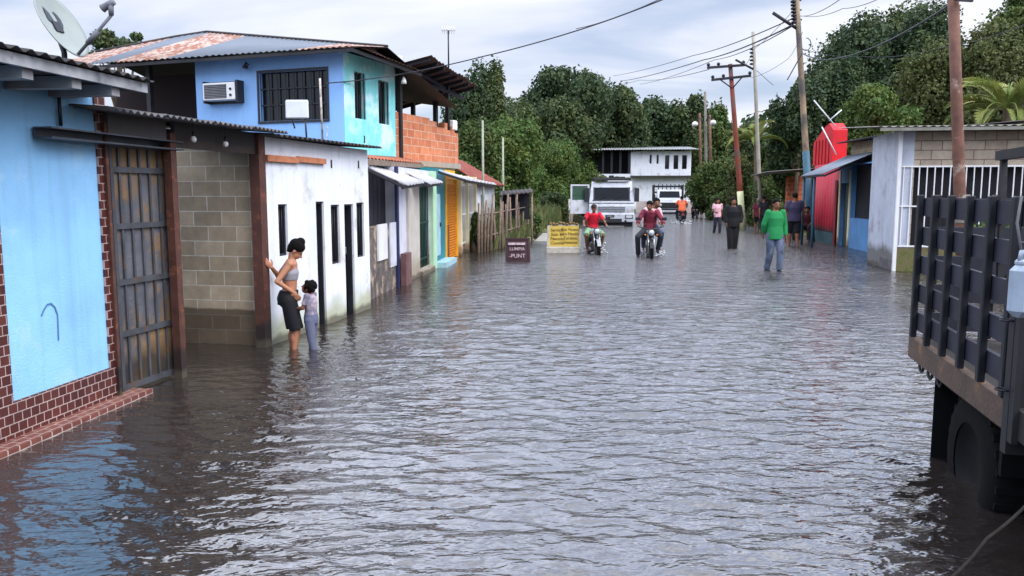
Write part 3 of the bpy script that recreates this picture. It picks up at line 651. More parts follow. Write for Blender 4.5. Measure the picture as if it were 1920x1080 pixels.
# white triangular gable scrap
mb = MB(); g0 = P(727, 103, 19.9); g1 = P(754, 104, 20.3); g2 = P(754, 130, 20.3)
mb.add([F4.loc(g0), F4.loc(g1), F4.loc(g2), F4.loc(g0 + Vector((0, .05, 0))), F4.loc(g1 + Vector((0, .05, 0))), F4.loc(g2 + Vector((0, .05, 0)))], [(0, 2, 1), (3, 4, 5), (0, 1, 4, 3), (1, 2, 5, 4), (2, 0, 3, 5)]); mb.build('gable_board', white_paint, h4)
# air conditioner
ax0, az1 = F4.ony(392, 157); ax1, _ = F4.ony(455, 155); az0 = F4.ony(392, 194)[1]
ac = thing('air_conditioner', 'white window air conditioner set in the blue upstairs wall in a dark frame', 'air conditioner', F4.w(ax0, -.0, az0), F4.rot)
wA, hA = ax1 - ax0, az1 - az0
mb = MB(); mb.rbox((wA / 2, -.12, hA / 2), (wA - .06, .3, hA - .06), bev=.015); mb.build('case', white_paint, ac)
mb = MB(); mb.box(.0, wA, -.02, -.001, -.03, .03); mb.box(.0, wA, -.02, -.001, hA - .03, hA + .02); mb.box(-.02, .03, -.2, -.001, -.02, hA + .02); mb.box(wA - .03, wA + .03, -.24, -.001, -.02, hA + .02); mb.build('surround', mat('dark_frame', c3(34, 36, 44), .5), ac)
mb = MB(); mb.box(.08, wA * .74, -.276, -.271, .07, hA - .07, 0)
for i in range(9): zz = .08 + (hA - .17) * i / 8; mb.box(.09, wA * .73, -.284, -.277, zz, zz + .018, 1)
mb.build('vent', [dark_void, mat('grille_grey', c3(120, 122, 128), .6)], ac)
mb = MB(); mb.tube([(wA * .86, -.27, hA * .6), (wA * .86, -.29, hA * .6)], .03, 12); mb.tube([(wA * .86, -.27, hA * .3), (wA * .86, -.29, hA * .3)], .03, 12); mb.build('knob', dark_metal, ac)

# brick balcony wing
bw = frthing('house', 'unfinished clay block upper terrace with dark shed roof beyond the turquoise wall', 'house', F4)
YB = 6.2; zb = 2.62; zp = 3.78
mb = MB(); mb.box(-.18, 0, YT + .02, 4.3, zb, zp)
steps = [(4.3, 4.75, 3.72), (4.75, 5.25, 3.58), (5.25, 5.45, 3.74), (5.45, 5.75, 3.55), (5.75, 5.95, 3.68), (5.95, YB, 3.5)]
for a, b_, z in steps: mb.box(-.18, 0, a + .001, b_, zb, z)
mb.build('parapet', clay_yz, bw)
mb = MB(); mb.box(-3.2, -.181, YB - .18, YB, zb, 3.5); mb.build('end_parapet', clay_xz, bw)
mb = MB(); mb.box(-3.4, .06, YT + .01, YB + .05, zb - .14, zb - .001); mb.build('slab', concrete, bw)
mb = MB(); mb.box(-3.4, -.12, YT + .02, YB, -.3, zb - .141); mb.build('lower_wall', mat('greenish_render', c3(150, 160, 128), .85, .2, 2, streak=.4), bw)
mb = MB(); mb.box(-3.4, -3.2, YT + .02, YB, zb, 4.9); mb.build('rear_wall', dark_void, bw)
for yy, xx in ((YT + .22, .012), (4.9, -.1), (5.7, -.1), (YB - .1, -1.4)):
    mb = MB(); mb.box(xx - .06, xx + .05, yy - .06, yy + .05, zb if xx < 0 else 2.2, 4.85); mb.build('post', dark_metal, bw)
yn_ = YT + .35
xn, zn = F4.ony(807, 104, yn_); xf_, zf_ = F4.ony(894, 161, 6.9)
fe0 = (xn, yn_, zn); fe1 = (xf_, 6.9, zf_); rg0 = (-3.4, yn_, zn - .75); rg1 = (-3.4, 6.9, zf_ - .75)
mb = MB(); mb.corr(fe0, fe1, rg1, rg0, 18, .018, .006, jag=.01); mb.build('roof', rust_dark, bw)
for k in range(8):
    t_ = (k + .15) / 7.3; a = lerp3(fe0, fe1, t_); b_ = lerp3(rg0, rg1, t_); mb = MB(); mb.bar((a[0] - .05, a[1], a[2] - .07), (b_[0], b_[1], b_[2] - .07), .05, .08); mb.build('rafter', wood_dark, bw)
mb = MB(); mb.bar(lerp3((fe0[0] - .6, fe0[1], fe0[2] - .27), (fe1[0] - .6, fe1[1], fe1[2] - .27), 0), (fe1[0] - .6, fe1[1], fe1[2] - .27), .06, .09); mb.bar((-.08, yn_, zn - .36), (-.08, 6.8, zf_ - .36), .06, .09); mb.build('purlin', wood_dark, bw)
ln = P(757, 152, 19.9)
lt = thing('lantern', 'small white lantern hanging from the eaves at the turquoise wall corner', 'lantern', ln)
mb = MB(); mb.lathe((0, 0, .1), (0, 0, -1), [(0, .01), (.03, .035), (.1, .06), (.16, .07), (.17, .0)], 12); mb.build('shade', white_paint, lt)
mb = MB(); mb.tube([(0, 0, .1), (0, 0, .28)], .01); mb.build('hook', dark_metal, lt)
bx_ = F4.onx(850, 222, -.08)
mt_ = thing('meter_box', 'small white box perched on the end of the clay block parapet', 'box', F4.w(-.08, 5.95, 3.52), F4.rot)
mb = MB(); mb.rbox((0, 0, .2), (.22, .3, .28), bev=.02); mb.build('case', white_paint, mt_); mb = MB(); mb.tube([(0, 0, -.05), (0, 0, .07)], .05); mb.build('bracket', dark_metal, mt_)
# TV mast on the terrace roof
tm = P(841, 112, 24.5); tv = thing('tv_antenna', 'rooftop television aerial with short white crossbars on a dark mast', 'antenna', (tm.x, tm.y, tm.z - .3))
mb = MB(); mb.tube([(0, 0, 0), (0, 0, 1.15)], .022); mb.build('mast', dark_metal, tv)
mb = MB(); mb.tube([(-.2, 0, 1.15), (.2, .05, 1.17)], .012, 6)
for i in range(6): xx = -.18 + .07 * i; mb.tube([(xx, -.2, 1.16), (xx + .02, .2, 1.16)], .007, 5); mb.tube([(xx, 0, 1.05), (xx, 0, 1.28)], .007, 5)
mb.build('crossbars', white_paint, tv)
# ------------------------------------------------------------------ row of small shops on the left
F3 = Fr(-2.44, 12.55, 5.0)
def yat(px, py=430, c=0.): return F3.onx(px, py, c)[0]
teal = mat('teal_paint', c3(36, 122, 136), .55, .15, 2, streak=.25); navy = mat('navy_paint', c3(30, 38, 78), .6, .15, 4)
ltgreen = mat('pale_green_paint', c3(176, 214, 180), .7, .08, 3); dkgreen = mat('dark_green_paint', c3(26, 62, 54), .5, .2, 4, streak=.2)
yellow = mat('yellow_paint', c3(240, 172, 36), .55, .12, 4, streak=.1); cream = mat('cream_paint', c3(222, 212, 176), .75, .1, 3, streak=.2, stain=(c3(140, 110, 90), .25, .15))
offwhite = mat('off_white_paint', c3(206, 208, 220), .75, .1, 3, streak=.2, stain=(c3(150, 140, 126), .35, .3)); greige = mat('greige_render', c3(190, 184, 176), .8, .1, 3, streak=.15, stain=(c3(150, 140, 120), .35, .3))
ZT = 2.28
sk = frthing('kiosk', 'dark plank kiosk with a half height panelled front after the white house', 'kiosk', F3)
y0, y1_ = .05, yat(744)
mb = MB(); n_ = 9
mb.box(-1.6, -.25, y0, y1_, -.3, ZT); mb.build('wall', wood_dark, sk)
mb = MB()
for i in range(n_): a = y0 + (y1_ - y0) * i / n_; mb.box(-.249, -.21, a + .012, a + (y1_ - y0) / n_ - .012, 1.15, ZT)
mb.build('plank_front', wood_dark, sk)
mb = MB(); mb.box(-.25, .0, y0, y1_, -.3, 1.2); mb.build('counter', mat('counter_stone', c3(96, 88, 86), .85, .35, 5, .5, 20, patch=(c3(168, 150, 130), .35, 4)), sk)
ya_, yb_ = yat(707, 470), yat(724, 470); zt_, zb_ = F3.onx(716, 420)[1], F3.onx(716, 487)[1]
mb = MB(); mb.box(.001, .03, ya_, yb_, zb_, zt_); mb.build('board', white_paint, sk)
ya_, yb_ = yat(730, 460), yat(741, 460)
mb = MB(); mb.box(.001, .025, ya_, yb_, F3.onx(735, 500)[1], F3.onx(735, 417)[1]); mb.build('board', offwhite, sk)
mb = MB(); mb.box(.001, .05, y1_ - .14, y1_, -.3, ZT); mb.build('post', navy, sk)

sh = frthing('shop', 'low off white shop with grey pilaster and dark green grille door', 'shop', F3)
a0, a1, a2, a3 = yat(745) + .001, yat(762), yat(783), yat(806)
mb = MB(); mb.facade((0, a0, -.3), (0, 1, 0), (1, 0, 0), a3 - a0, ZT + .3, [(a2 - a0, a3 - a0 - .02, .42, 2.42)], .1); mb.box(-2.2, 0, a0, a3, -.3, ZT, skip='e'); mb.build('wall', offwhite, sh)
mb = MB(); mb.box(.001, .05, a1, a2 - .01, -.3, ZT - .1); mb.build('pilaster', greige, sh)
mb = MB(); mb.box(-.09, -.07, a2, a3 - .02, .12, 2.12); d_ = mb.build('door', dkgreen, sh)
mb = MB()
for i in range(8): yy = a2 + (a3 - a2 - .02) * (i + .5) / 8; mb.tube([(-.03, yy, .12), (-.03, yy, 2.1)], .014, 6)
for zz in (.3, 1.1, 1.9): mb.box(-.035, -.022, a2, a3 - .02, zz, zz + .04)
mb.build('grille', dkgreen, d_)
mb = MB(); mb.box(0, .12, a2 - .05, a3, -.3, .1); mb.build('threshold', greige, sh)
mb = MB(); mb.box(.052, .16, a0, a0 + .5, -.3, .62); mb.build('low_wall', mat('low_wall_rust', c3(110, 80, 80), .85, .3, 4), sh)

tl = frthing('shop', 'teal painted shop front with pale green corner post', 'shop', F3)
b0, b1, b2 = a3 + .001, yat(813), yat(835)
mb = MB(); mb.box(-2.2, .08, b0, b1, -.3, ZT); mb.build('corner_post', ltgreen, tl)
mb = MB(); mb.box(-2.2, .0, b1 + .001, b2, -.3, ZT + .1); mb.build('wall', teal, tl)
mb = MB(); yy = (b1 + b2) / 2; mb.box(.001, .02, b1 + .08, yy, .25, 1.75); d_ = mb.build('door', mat('pale_teal', c3(160, 196, 208), .5, .15, 3), tl)
mb = MB(); mb.rbox((.04, yy - .08, 1.0), (.03, .04, .1)); mb.build('handle', dark_metal, d_)
mb = MB(); mb.box(.0, .3, b1, b2, -.3, .12); mb.build('step', mat('pale_teal', c3(160, 196, 208), .5), tl)

ys = frthing('shop', 'bright yellow louvred shop front beside the teal wall', 'shop', F3)
c0_, c1_ = b2 + .001, yat(857)
mb = MB(); mb.box(-2.2, -.05, c0_, c1_, -.3, ZT + .1); mb.build('wall', yellow, ys)
mb = MB(); mb.box(-.049, .03, c0_, c0_ + .12, -.3, ZT); mb.box(-.049, .03, c1_ - .14, c1_, -.3, ZT); mb.box(-.049, .028, c0_ + .12, c1_ - .14, ZT - .15, ZT); f_ = mb.build('door_frame', yellow, ys)
mb = MB()
for i in range(30):
    zz = -.05 + i * .07
    M = Matrix.Rotation(R(35), 3, 'Y'); mb.rbox((-.01, (c0_ + c1_) / 2 - .01, zz), (.012, c1_ - c0_ - .28, .06), M)
mb.build('louvre', mat('orange_louvre', c3(236, 148, 30), .55, .12), f_)
mb = MB(); mb.box(-.049, .02, c0_ + .121, c0_ + .5, -.2, .95); mb.build('lower_panel', mat('brown_panel', c3(120, 62, 30), .6), ys)

cs = frthing('shop', 'cream columned porch with white iron grille at the end of the shop row', 'shop', F3)
e0, e1 = c1_ + .001, yat(888)
mb = MB(); mb.facade((-.02, e0, -.3), (0, 1, 0), (1, 0, 0), e1 - e0, ZT + .3, [(.4, e1 - e0 - .5, .9, 2.2)], .12); mb.box(-2.2, -.02, e0, e1, -.3, ZT, skip='e'); mb.build('wall', cream, cs)
for yy in (e0 + .02, (e0 + e1) / 2 - .3, e1 - .25):
    mb = MB(); mb.box(-.0195, .12, yy, yy + .2, -.3, ZT); mb.build('column', cream, cs)
mb = MB()
for i in range(14): yy = e0 + .3 + (e1 - e0 - .7) * i / 13; mb.tube([(.03, yy, .3), (.03, yy, 2.0)], .014, 6)
for zz in (.3, 1.15, 2.0): mb.box(.02, .04, e0 + .22, e1 - .25, zz - .02, zz + .02)
mb.build('grille', white_paint, cs)
mb = MB(); mb.box(-.16, -.14, e0 + .4, e1 - .5, .6, 1.9); mb.build('window', dark_void, cs)

awm = bpy.data.materials.new('translucent_sheet'); awm.use_nodes = True; t = awm.node_tree; b = t.nodes['Principled BSDF']
b.inputs['Base Color'].default_value = c3(240, 240, 244); b.inputs['Roughness'].default_value = .5
tr = nn(t, 'ShaderNodeBsdfTranslucent'); tr.inputs[0].default_value = c3(245, 245, 248); mxx = nn(t, 'ShaderNodeMixShader'); mxx.inputs[0].default_value = .6
t.links.new(b.outputs[0], mxx.inputs[1]); t.links.new(tr.outputs[0], mxx.inputs[2]); t.links.new(mxx.outputs[0], t.nodes['Material Output'].inputs[0])
def awning(lb, q, waves, m=awm, strut=True):
    q = [P(*a) for a in q]; o = (q[0] + q[2]) / 2; a = thing('awning', lb, 'awning', o, 0, 'awnings over the shop row')
    q = [p - o for p in q]; mb = MB(); mb.corr(q[1], q[2], q[3], q[0], waves, .03, .005); mb.build('sheet', m, a)
    if strut:
        mb = MB(); mb.bar(q[1] + Vector((-.08, 0, -.05)), q[2] + Vector((-.08, 0, -.05)), .04, .06); mb.bar(q[0] + Vector((0, 0, -.05)), q[1] + Vector((-.06, 0, -.04)), .03, .05); mb.bar(q[3] + Vector((0, 0, -.05)), q[2] + Vector((-.06, 0, -.04)), .03, .05); mb.build('frame', dark_metal, a)
awning('white corrugated awning sheet over the dark plank kiosk', [(688, 312, 13.6), (763, 346, 14.2), (796, 341, 16.2), (722, 315, 16.0)], 6)
awning('white corrugated awning sheet over the off white shop door', [(745, 315, 16.0), (806, 344, 16.6), (831, 341, 18.6), (768, 318, 18.4)], 5)
awning('long thin white awning edge reaching over the cream columned porch', [(822, 319, 19.2), (878, 336, 20.0), (931, 345, 25.5), (880, 336, 26.5)], 8)
rs = thing('shed_roof', 'rusty brown roof sheet lying between the turquoise wall and the kiosk awning', 'roof', P(740, 300, 17.5))
o = P(740, 300, 17.5); q = [P(688, 296, 13.4) - o, P(792, 306, 19.6) - o, P(760, 296, 21.5) - o, P(668, 290, 16.8) - o]
mb = MB(); mb.corr(q[0], q[1], q[2], q[3], 20, .02, .006); mb.build('sheet', mat('rusty_sheet', c3(176, 106, 78), .8, .2, 2, patch=(c3(120, 66, 48), .4, 2)), rs)
mb = MB(); mb.bar(q[0] + Vector((0, 0, -.07)), q[1] + Vector((0, 0, -.07)), .06, .09); mb.build('beam', wood, rs)

# hut with red tiles and the picket fence
hg = G(884, 470); FH = Fr(hg.x, hg.y + 2.0, 8)
ht = frthing('hut', 'small white hut with a steep red tiled roof behind the picket fence', 'hut', FH)
zt = FH.onx(932, 345, .1)[1]; ZH = 2.15
mb = MB(); mb.facade((.0, 0, -.3), (0, 1, 0), (1, 0, 0), 4.2, ZH + .3, [(1.2, 1.9, 1.2, 2.0)], .1); mb.box(-2.5, 0, 0, 4.2, -.3, ZH, skip='e'); mb.build('wall', white_wall, ht)
mb = MB(); mb.box(-.11, -.10, 1.2, 1.9, .9, 1.7); mb.build('window', glass_dark, ht)
mb = MB(); mb.corr((.35, -.2, ZH - .1), (.35, 4.4, ZH - .1), (-1.3, 4.4, ZH + .85), (-1.3, -.2, ZH + .85), 22, .03, .02, segs=6); mb.corr((-1.3, -.2, ZH + .85), (-1.3, 4.4, ZH + .85), (-2.9, 4.4, ZH - .1), (-2.9, -.2, ZH - .1), 22, .03, .02); mb.build('roof', mat('red_tile', c3(126, 60, 52), .75, .2, 5, island=.1, patch=(c3(160, 104, 90), .25, 9)), ht)
fn = thing('picket_fence', 'uneven grey wooden stake fence along the flooded grass', 'fence', G(935, 468))
fo = G(935, 468); rr = random.Random(11)
ptsf = [G(897, 474), G(925, 470), G(955, 462), G(992, 448)]
k = 0; nst = 17
for i in range(nst):
    u = i / (nst - 1) * 3; s_i = min(2, int(u)); p = ptsf[s_i].lerp(ptsf[s_i + 1], u - s_i) - fo
    h = rr.uniform(1.25, 1.75) * (1 if i < 13 else .85); lx, ly = rr.uniform(-.12, .12), rr.uniform(-.05, .05)
    mb = MB(); w_ = rr.uniform(.035, .06); mb.tube([(p.x, p.y, -.4), (p.x + lx * .5, p.y + ly, h * .5), (p.x + lx, p.y + ly, h)], [w_, w_ * .9, w_ * .6], 7); mb.build('stake', wood, fn)
for hh in (.45, 1.1):
    mb = MB(); mb.tube([(q - fo) + Vector((0, .03, hh + .05 * i)) for i, q in enumerate(ptsf)], .022, 6); mb.build('rail', wood, fn)
ps_ = G(960, 465)
for px_, py_, tx, ty, Y, lb in ((906, 300, 905, 226, 27.0, 'thin pale pole rising behind the clay block terrace'), (944, 372, 943, 258, 31.0, 'thin pale pole standing among the bright green shrubs by the picket fence')):
    p0 = P(px_, py_, Y); p1 = P(tx, ty, Y); base = Vector((p0.x, Y, -.3)); po = thing('thin_pole', lb, 'pole', base, 0, 'thin poles behind the left houses')
    mb = MB(); mb.tube([(0, 0, 0), p1 - base], [.045, .035], 8); mb.build('pole', mat('pale_pole', c3(150, 156, 140), .7, .2), po)
sd_ = thing('lean_to', 'dark low lean-to roof on thin posts behind the picket fence', 'shed', P(968, 366, 29))
mb = MB(); mb.corr((-.6, -.8, .0), (.6, -.8, .1), (.6, 1.2, .25), (-.6, 1.2, .15), 8, .015, .005); mb.build('roof', dark_roof, sd_)
for xx in (-.55, .0, .55):
    mb = MB(); mb.tube([(xx, -.7, .05), (xx, -.7, -2.2)], .04, 6); mb.build('post', wood, sd_)
mb = MB(); mb.box(-.5, .5, .9, 1.0, -.9, .1); mb.build('back_board', wood_dark, sd_)
pw = MB(); g0, g1, g2, g3 = G(1002, 452, .02), G(1030, 452, .02), G(1032, 437, .02), G(1018, 437, .02)
pw.add([g0, g1, g2, g3, *(v - Vector((0, 0, .4)) for v in (g0, g1, g2, g3))], [(0, 1, 2, 3), (0, 4, 5, 1), (0, 3, 7, 4)]); tag(pw.build('path', concrete), kind='structure')

# ------------------------------------------------------------------ right hand row
cr_ = G(1675, 508); F5 = Fr(cr_.x, cr_.y, 10)
r5 = frthing('house', 'pale concrete block house with white barred window behind the brown utility pole', 'house', F5)
Zr = F5.ony(1690, 243)[1]; Wd = 7.0; zb1 = F5.ony(1700, 312)[1]; zb0 = F5.ony(1700, 463)[1]
ys5 = 2.1
mb = MB(); mb.box(0, .3, 0.001, F5.onx(1631, 380)[0], -.35, Zr - .02, skip=''); mb.build('street_wall', grey_wall, r5)
mb = MB(); mb.facade((.3, 0, -.35), (1, 0, 0), (0, -1, 0), Wd - .3, Zr + .33, [(.02, Wd - .8, zb0 + .35, zb1 + .35)], .16); mb.build('front_wall', grey_block, r5)
mb = MB(); mb.box(.3, Wd, .17, .2, -.3, Zr - .02); mb.build('dark_backing', dark_void, r5)  # near-black sheet stands in for the unlit room behind the bars
mb = MB(); mb.box(-.035, .035, -.05, .03, -.35, Zr - .03); mb.build('corner_post', white_paint, r5)
mb = MB(); mb.box(.036, 1.4, -.03, -.002, -.35, zb0 - .02); mb.build('mossy_base', mat('mossy_render', c3(112, 104, 72), .9, .3, 3, .6, 30, patch=(c3(84, 92, 46), .45, 3)), r5)
mb = MB(); mb.box(-.02, -.001, .02, 1.1, -.35, F5.onx(1655, 448)[1] * .35); mb.build('damp_plinth', mat('damp_plinth', c3(96, 92, 96), .9, .3, 5, streak=.4), r5)
gr = MB(); x = .1; xs_ = []
while x < Wd - .8: xs_.append(x); x += .163
for x in xs_:
    gr.box(x - .011, x + .011, -.03, -.008, zb0, zb1)
for zz in (zb0, zb1 - .02): gr.box(.05, Wd - .8, -.034, -.004, zz, zz + .035)
gr.box(.05, .62, -.034, -.004, (zb0 + zb1) / 2, (zb0 + zb1) / 2 + .03); gr.build('window_grille', white_paint, r5)
mb = MB(); ovh = .45
mb.corr((-.6, -ovh, Zr + .04), (Wd + .3, -ovh, Zr + .03), (Wd + .3, 3.6, Zr + .30), (-.6, 3.6, Zr + .32), 44, .014, .006); mb.build('roof', mat('pale_sheet', c3(140, 138, 130), .7, .2, 2, patch=(c3(96, 84, 74), .35, 2)), r5)
mb = MB(); mb.bar((-.55, -ovh + .03, Zr - .02), (Wd + .2, -ovh + .03, Zr - .03), .04, .07); mb.build('eaves_beam', mat('beam_grey', c3(130, 130, 122), .8, .2), r5)

FB = Fr(10.75, 24.2, 7.0)
def rby(px, py, c=0): return FB.onx(px, py, c)
rb = frthing('shop', 'blue and white shop with open door between the grey wall and the red front', 'shop', FB)
y0 = rby(1634, 430)[0]; y1_ = rby(1592, 430)[0]; y2_ = rby(1570, 430)[0]; y3_ = rby(1524, 430)[0]; ZB = 2.7
sky_b = mat('sky_blue_paint', c3(88, 138, 188), .65, .12, 2.5, streak=.3); red_w = mat('red_paint', c3(190, 42, 62), .6, .12, 3, streak=.2, stain=(c3(60, 74, 76), .5, .18))
y0 = y0 - 2.2
zw0 = rby(1610, 410)[1]
mb = MB(); mb.facade((0, y0, -.35), (0, 1, 0), (-1, 0, 0), y2_ - y0, ZB + .35, [(.3, y1_ - y0 - .03, zw0 + .35, 2.66 + .35), (y1_ - y0 + .15, y2_ - y0 - .2, .05, 2.45)], .15)
mb.box(0, 3.5, y0, y2_, -.35, ZB, skip='w'); mb.build('wall', sky_b, rb)
mb = MB(); mb.box(.16, .18, y0 + .3, y1_ - .03, zw0, 2.66); mb.build('shade_sheet', dark_void, rb)  # dark sheet stands in for the awning's shade in the opening
mb = MB(); mb.box(.13, .15, y1_ + .15, y2_ - .2, -.3, 2.1); d_ = mb.build('door', mat('door_greenish', c3(60, 70, 64), .6, .2), rb)
mb = MB(); mb.box(-.03, -.001, y1_ - .0, y1_ + .148, -.3, 2.5); mb.box(-.03, -.001, y2_ - .198, y2_ - .06, -.3, 2.5); mb.build('door_jamb', cream, rb)
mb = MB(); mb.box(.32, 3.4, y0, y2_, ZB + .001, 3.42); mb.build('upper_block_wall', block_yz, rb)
mb = MB(); mb.corr((-.1, y0 - .2, 3.40), (-.1, y2_ + .3, 3.46), (3.6, y2_ + .3, 3.75), (3.6, y0 - .2, 3.70), 30, .018, .006); mb.build('roof', dark_roof, rb)
rd = frthing('shop', 'red sheet metal shop front with dark teal base under a blue grey awning', 'shop', FB)
mb = MB(); mb.corr((0, y2_ + .02, -.35), (0, y3_, -.35), (0, y3_, ZB + .1), (0, y2_ + .02, ZB + .1), 9, .035, .01); mb.box(.06, 3.5, y2_ + .01, y3_, -.35, ZB); mb.build('wall', red_w, rd)
mb = MB(); mb.box(-.07, -.045, y2_ + .3, y3_, -.35, .38); mb.build('skirting', mat('dark_teal', c3(44, 76, 84), .7, .2, 3), rd)
mb = MB(); mb.box(-.08, -.05, y2_ + .02, y2_ + .25, -.3, 2.2); mb.build('door_post', mat('dark_red', c3(120, 22, 34), .6), rd)
# red sheet structure on top of the red shop
zt0 = rby(1566, 230, .3)[1]; ya_, yb_ = rby(1562, 260, .3)[0], rby(1526, 260, .3)[0]
rt = frthing('water_tank', 'bright red roof tank housing with gabled top above the blue grey awning', 'water tank', FB)
ym = ya_ + .75
mb = MB(); hb = 2.85
prof = [(ya_, hb), (yb_, hb), (yb_, zt0 - .55), (ya_ + 1.2, zt0 - .05), (ya_ + .6, zt0 + .04), (ya_, zt0 - .25)]
vs_ = [(.3, a, z) for a, z in prof] + [(.8, a, z) for a, z in prof]; n_ = len(prof)
mb.add(vs_, [tuple(range(n_))[::-1], tuple(range(n_, 2 * n_))] + [(i, (i + 1) % n_, n_ + (i + 1) % n_, n_ + i) for i in range(n_)]); mb.build('shell', mat('bright_red', c3(206, 26, 40), .6, .12, 2, streak=.25), rt)
mb = MB()
for i in range(1, 6): yy = ya_ + (yb_ - ya_) * i / 6; mb.box(.27, .299, yy - .02, yy + .02, hb, zt0 - .5)
mb.build('rib', mat('rib_red', c3(150, 20, 34), .5), rt)
for c_, d__, lb in (((1526, 188, 26.2), (1566, 236, 26.2), 'a'), ((1578, 206, 26.3), (1555, 226, 26.3), 'b'), ((1541, 238, 25.6), (1568, 290, 25.6), 'c')):
    p0, p1 = P(*c_), P(*d__); mb = MB(); mb.tube([FB.loc(p0), FB.loc(p1)], .02, 7); mb.build('strut', white_paint, rt)
za0 = rby(1500, 318, -1.3)[1]
aw = frthing('awning', 'blue grey corrugated awning over the red and blue shops on teal poles', 'awning', FB)
yn = rby(1614, 300, -.1)[0] - .4; yf = rby(1505, 312, -1.2)[0]
mb = MB(); mb.corr((-1.25, yn + .3, 2.36), (-1.25, yf, 2.34), (.25, yf, 3.02), (.25, yn, 3.02), 26, .018, .006, jag=.01); mb.build('sheet', mat('bluegrey_sheet', c3(130, 138, 150), .7, .15, 2), aw)
mb = MB(); mb.bar((-1.2, yn + .3, 2.31), (-1.2, yf, 2.29), .05, .06)
for u in (.1, .5, .9): yy = yn + (yf - yn) * u; mb.bar((-1.2, yy, 2.29), (.0, yy, 2.83), .04, .06)
mb.build('frame', dark_metal, aw)
for u in (.52, .97):
    yy = yn + (yf - yn) * u; mb = MB(); mb.tube([(-1.15, yy, -.35), (-1.15, yy, 2.36)], .045, 8); mb.build('post', mat('teal_post', c3(52, 92, 110), .6, .15), aw)
# open shed with orange block piers beyond
g_ = G(1500, 438); FS = Fr(g_.x, g_.y, 9)
ss = frthing('shed', 'open shed with rough orange block piers and thin sheet roof beyond the red shop', 'shed', FS)
for i, (xx, yy) in enumerate(((0, 0), (-.2, 1.6), (.1, 3.6), (2.2, 0), (2.2, 3.4))):
    mb = MB(); mb.box(xx - .14, xx + .14, yy - .14, yy + .14, -.35, 2.5); mb.build('pier', clay_xz, ss)
mb = MB(); mb.corr((-1.6, -.7, 2.66), (-1.6, 4.4, 2.60), (3, 4.4, 2.95), (3, -.7, 2.98), 18, .015, .006); mb.build('roof', mat('pale_sheet', c3(140, 138, 130), .7), ss)
mb = MB(); mb.box(2.4, 2.5, -.3, 4.2, -.35, 2.5); mb.box(.15, 2.39, 3.9, 4.0, -.35, 1.1, 1); mb.build('rear_boards', [wood_dark, clay_xz], ss)

# ------------------------------------------------------------------ far white building
FW = Fr(P(1130, 360, 76).x, 76, 7)
fw = frthing('building', 'white two storey building with open dark upper gallery at the end of the street', 'building', FW)
def fwx(px, py, c=0): return FW.ony(px, py, c)
x0 = 0; x1 = fwx(1182, 350)[0]; x2 = fwx(1243, 300)[0]; x3 = fwx(1296, 300)[0]; zt = fwx(1200, 284)[1]; zm = fwx(1200, 332)[1]; zf = fwx(1200, 318)[1]
ops = [(fwx(a, 300)[0] - x1, fwx(b_, 300)[0] - x1, fwx(a, t1)[1] + .3, fwx(a, t0)[1] + .3) for a, b_, t0, t1 in ((1218, 1222, 290, 307), (1231, 1235, 290, 307), (1247, 1255, 291, 317), (1263, 1272, 291, 317), (1279, 1288, 291, 317))]
mb = MB(); mb.facade((x1, 0, -.3), (1, 0, 0), (0, -1, 0), x3 - x1, zt + .3, ops, .25)
mb.box(x1, x3, 0, 9, -.3, zt, skip='s'); mb.build('wall', white_wall, fw)
mb = MB(); mb.box(x1, x3, .2, .24, zf, zt - .05)
mb.build('window', glass_dark, fw)
mb = MB(); mb.box(x0 - .5, x1 - .01, 0, 8, -.3, zm + .3); mb.build('lower_wall', white_wall, fw)
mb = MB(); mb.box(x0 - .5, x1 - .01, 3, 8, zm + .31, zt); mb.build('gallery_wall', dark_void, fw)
for i in range(4):
    xx = x0 + (x1 - x0) * i / 3.2; mb = MB(); mb.box(xx - .1, xx + .1, .0, .2, zm + .31, zt + .1); mb.build('gallery_post', dark_metal, fw)
mb = MB(); mb.corr((x0 - 1, -.8, zt + .15), (x3 + .6, -.8, zt + .15), (x3 + .6, 9, zt + .9), (x0 - 1, 9, zt + .9), 40, .03, .02); mb.build('roof', mat('pale_roof', c3(150, 154, 156), .6, .1), fw)
mb = MB(); mb.box(x1, x3 + .3, -.7, -.01, zm, zm + .12); mb.build('ledge', dark_roof, fw)
# low boundary walls left and right of it
bwl = frthing('boundary_wall', 'low pale pinkish boundary wall running from the far white building', 'wall', FW)
mb = MB(); mb.box(x0 + 3, x3 + 1.5, -5.0, -4.8, -.3, 1.0); mb.build('wall', mat('pinkish_wall', c3(206, 192, 186), .8, .1), bwl)

# ------------------------------------------------------------------ poles and cables
pole_brown = mat('pole_brown', c3(112, 78, 66), .8, .25, 5, .3, 30, patch=(c3(158, 138, 126), .25, 3)); pole_grey = mat('pole_grey', c3(120, 116, 108), .8, .2, 4)
def pole(lb, base, top, r0, r1, m, paint=None, grp='utility poles along the street'):
    root = thing('utility_pole', lb, 'utility pole', base, 0, grp); v = Vector(top) - Vector(base)
    mb = MB(); mb.tube([v * k for k in (0, .33, .66, 1)], [r0, r0 * .67 + r1 * .33, r0 * .33 + r1 * .67, r1], 12); mb.build('shaft', m, root)
    if paint: mb = MB(); mb.tube([v * .005, v * (paint[0] / v.length)], r0 + .006, 12); mb.build('painted_band', paint[1], root)
    return root, v
def bars(root, name, m, segs):
    mb = MB()
    for a, b_, r in segs: mb.tube([a, b_], r, 8)
    mb.build(name, m, root)
b1 = G(1809, 548); b1.z = -.3
p1, v1 = pole('stout weathered brown pole in front of the barred window', b1, P(1786, -40, b1.y), .105, .088, pole_brown)
mb = MB(); zc = P(1791, 2, b1.y) - b1
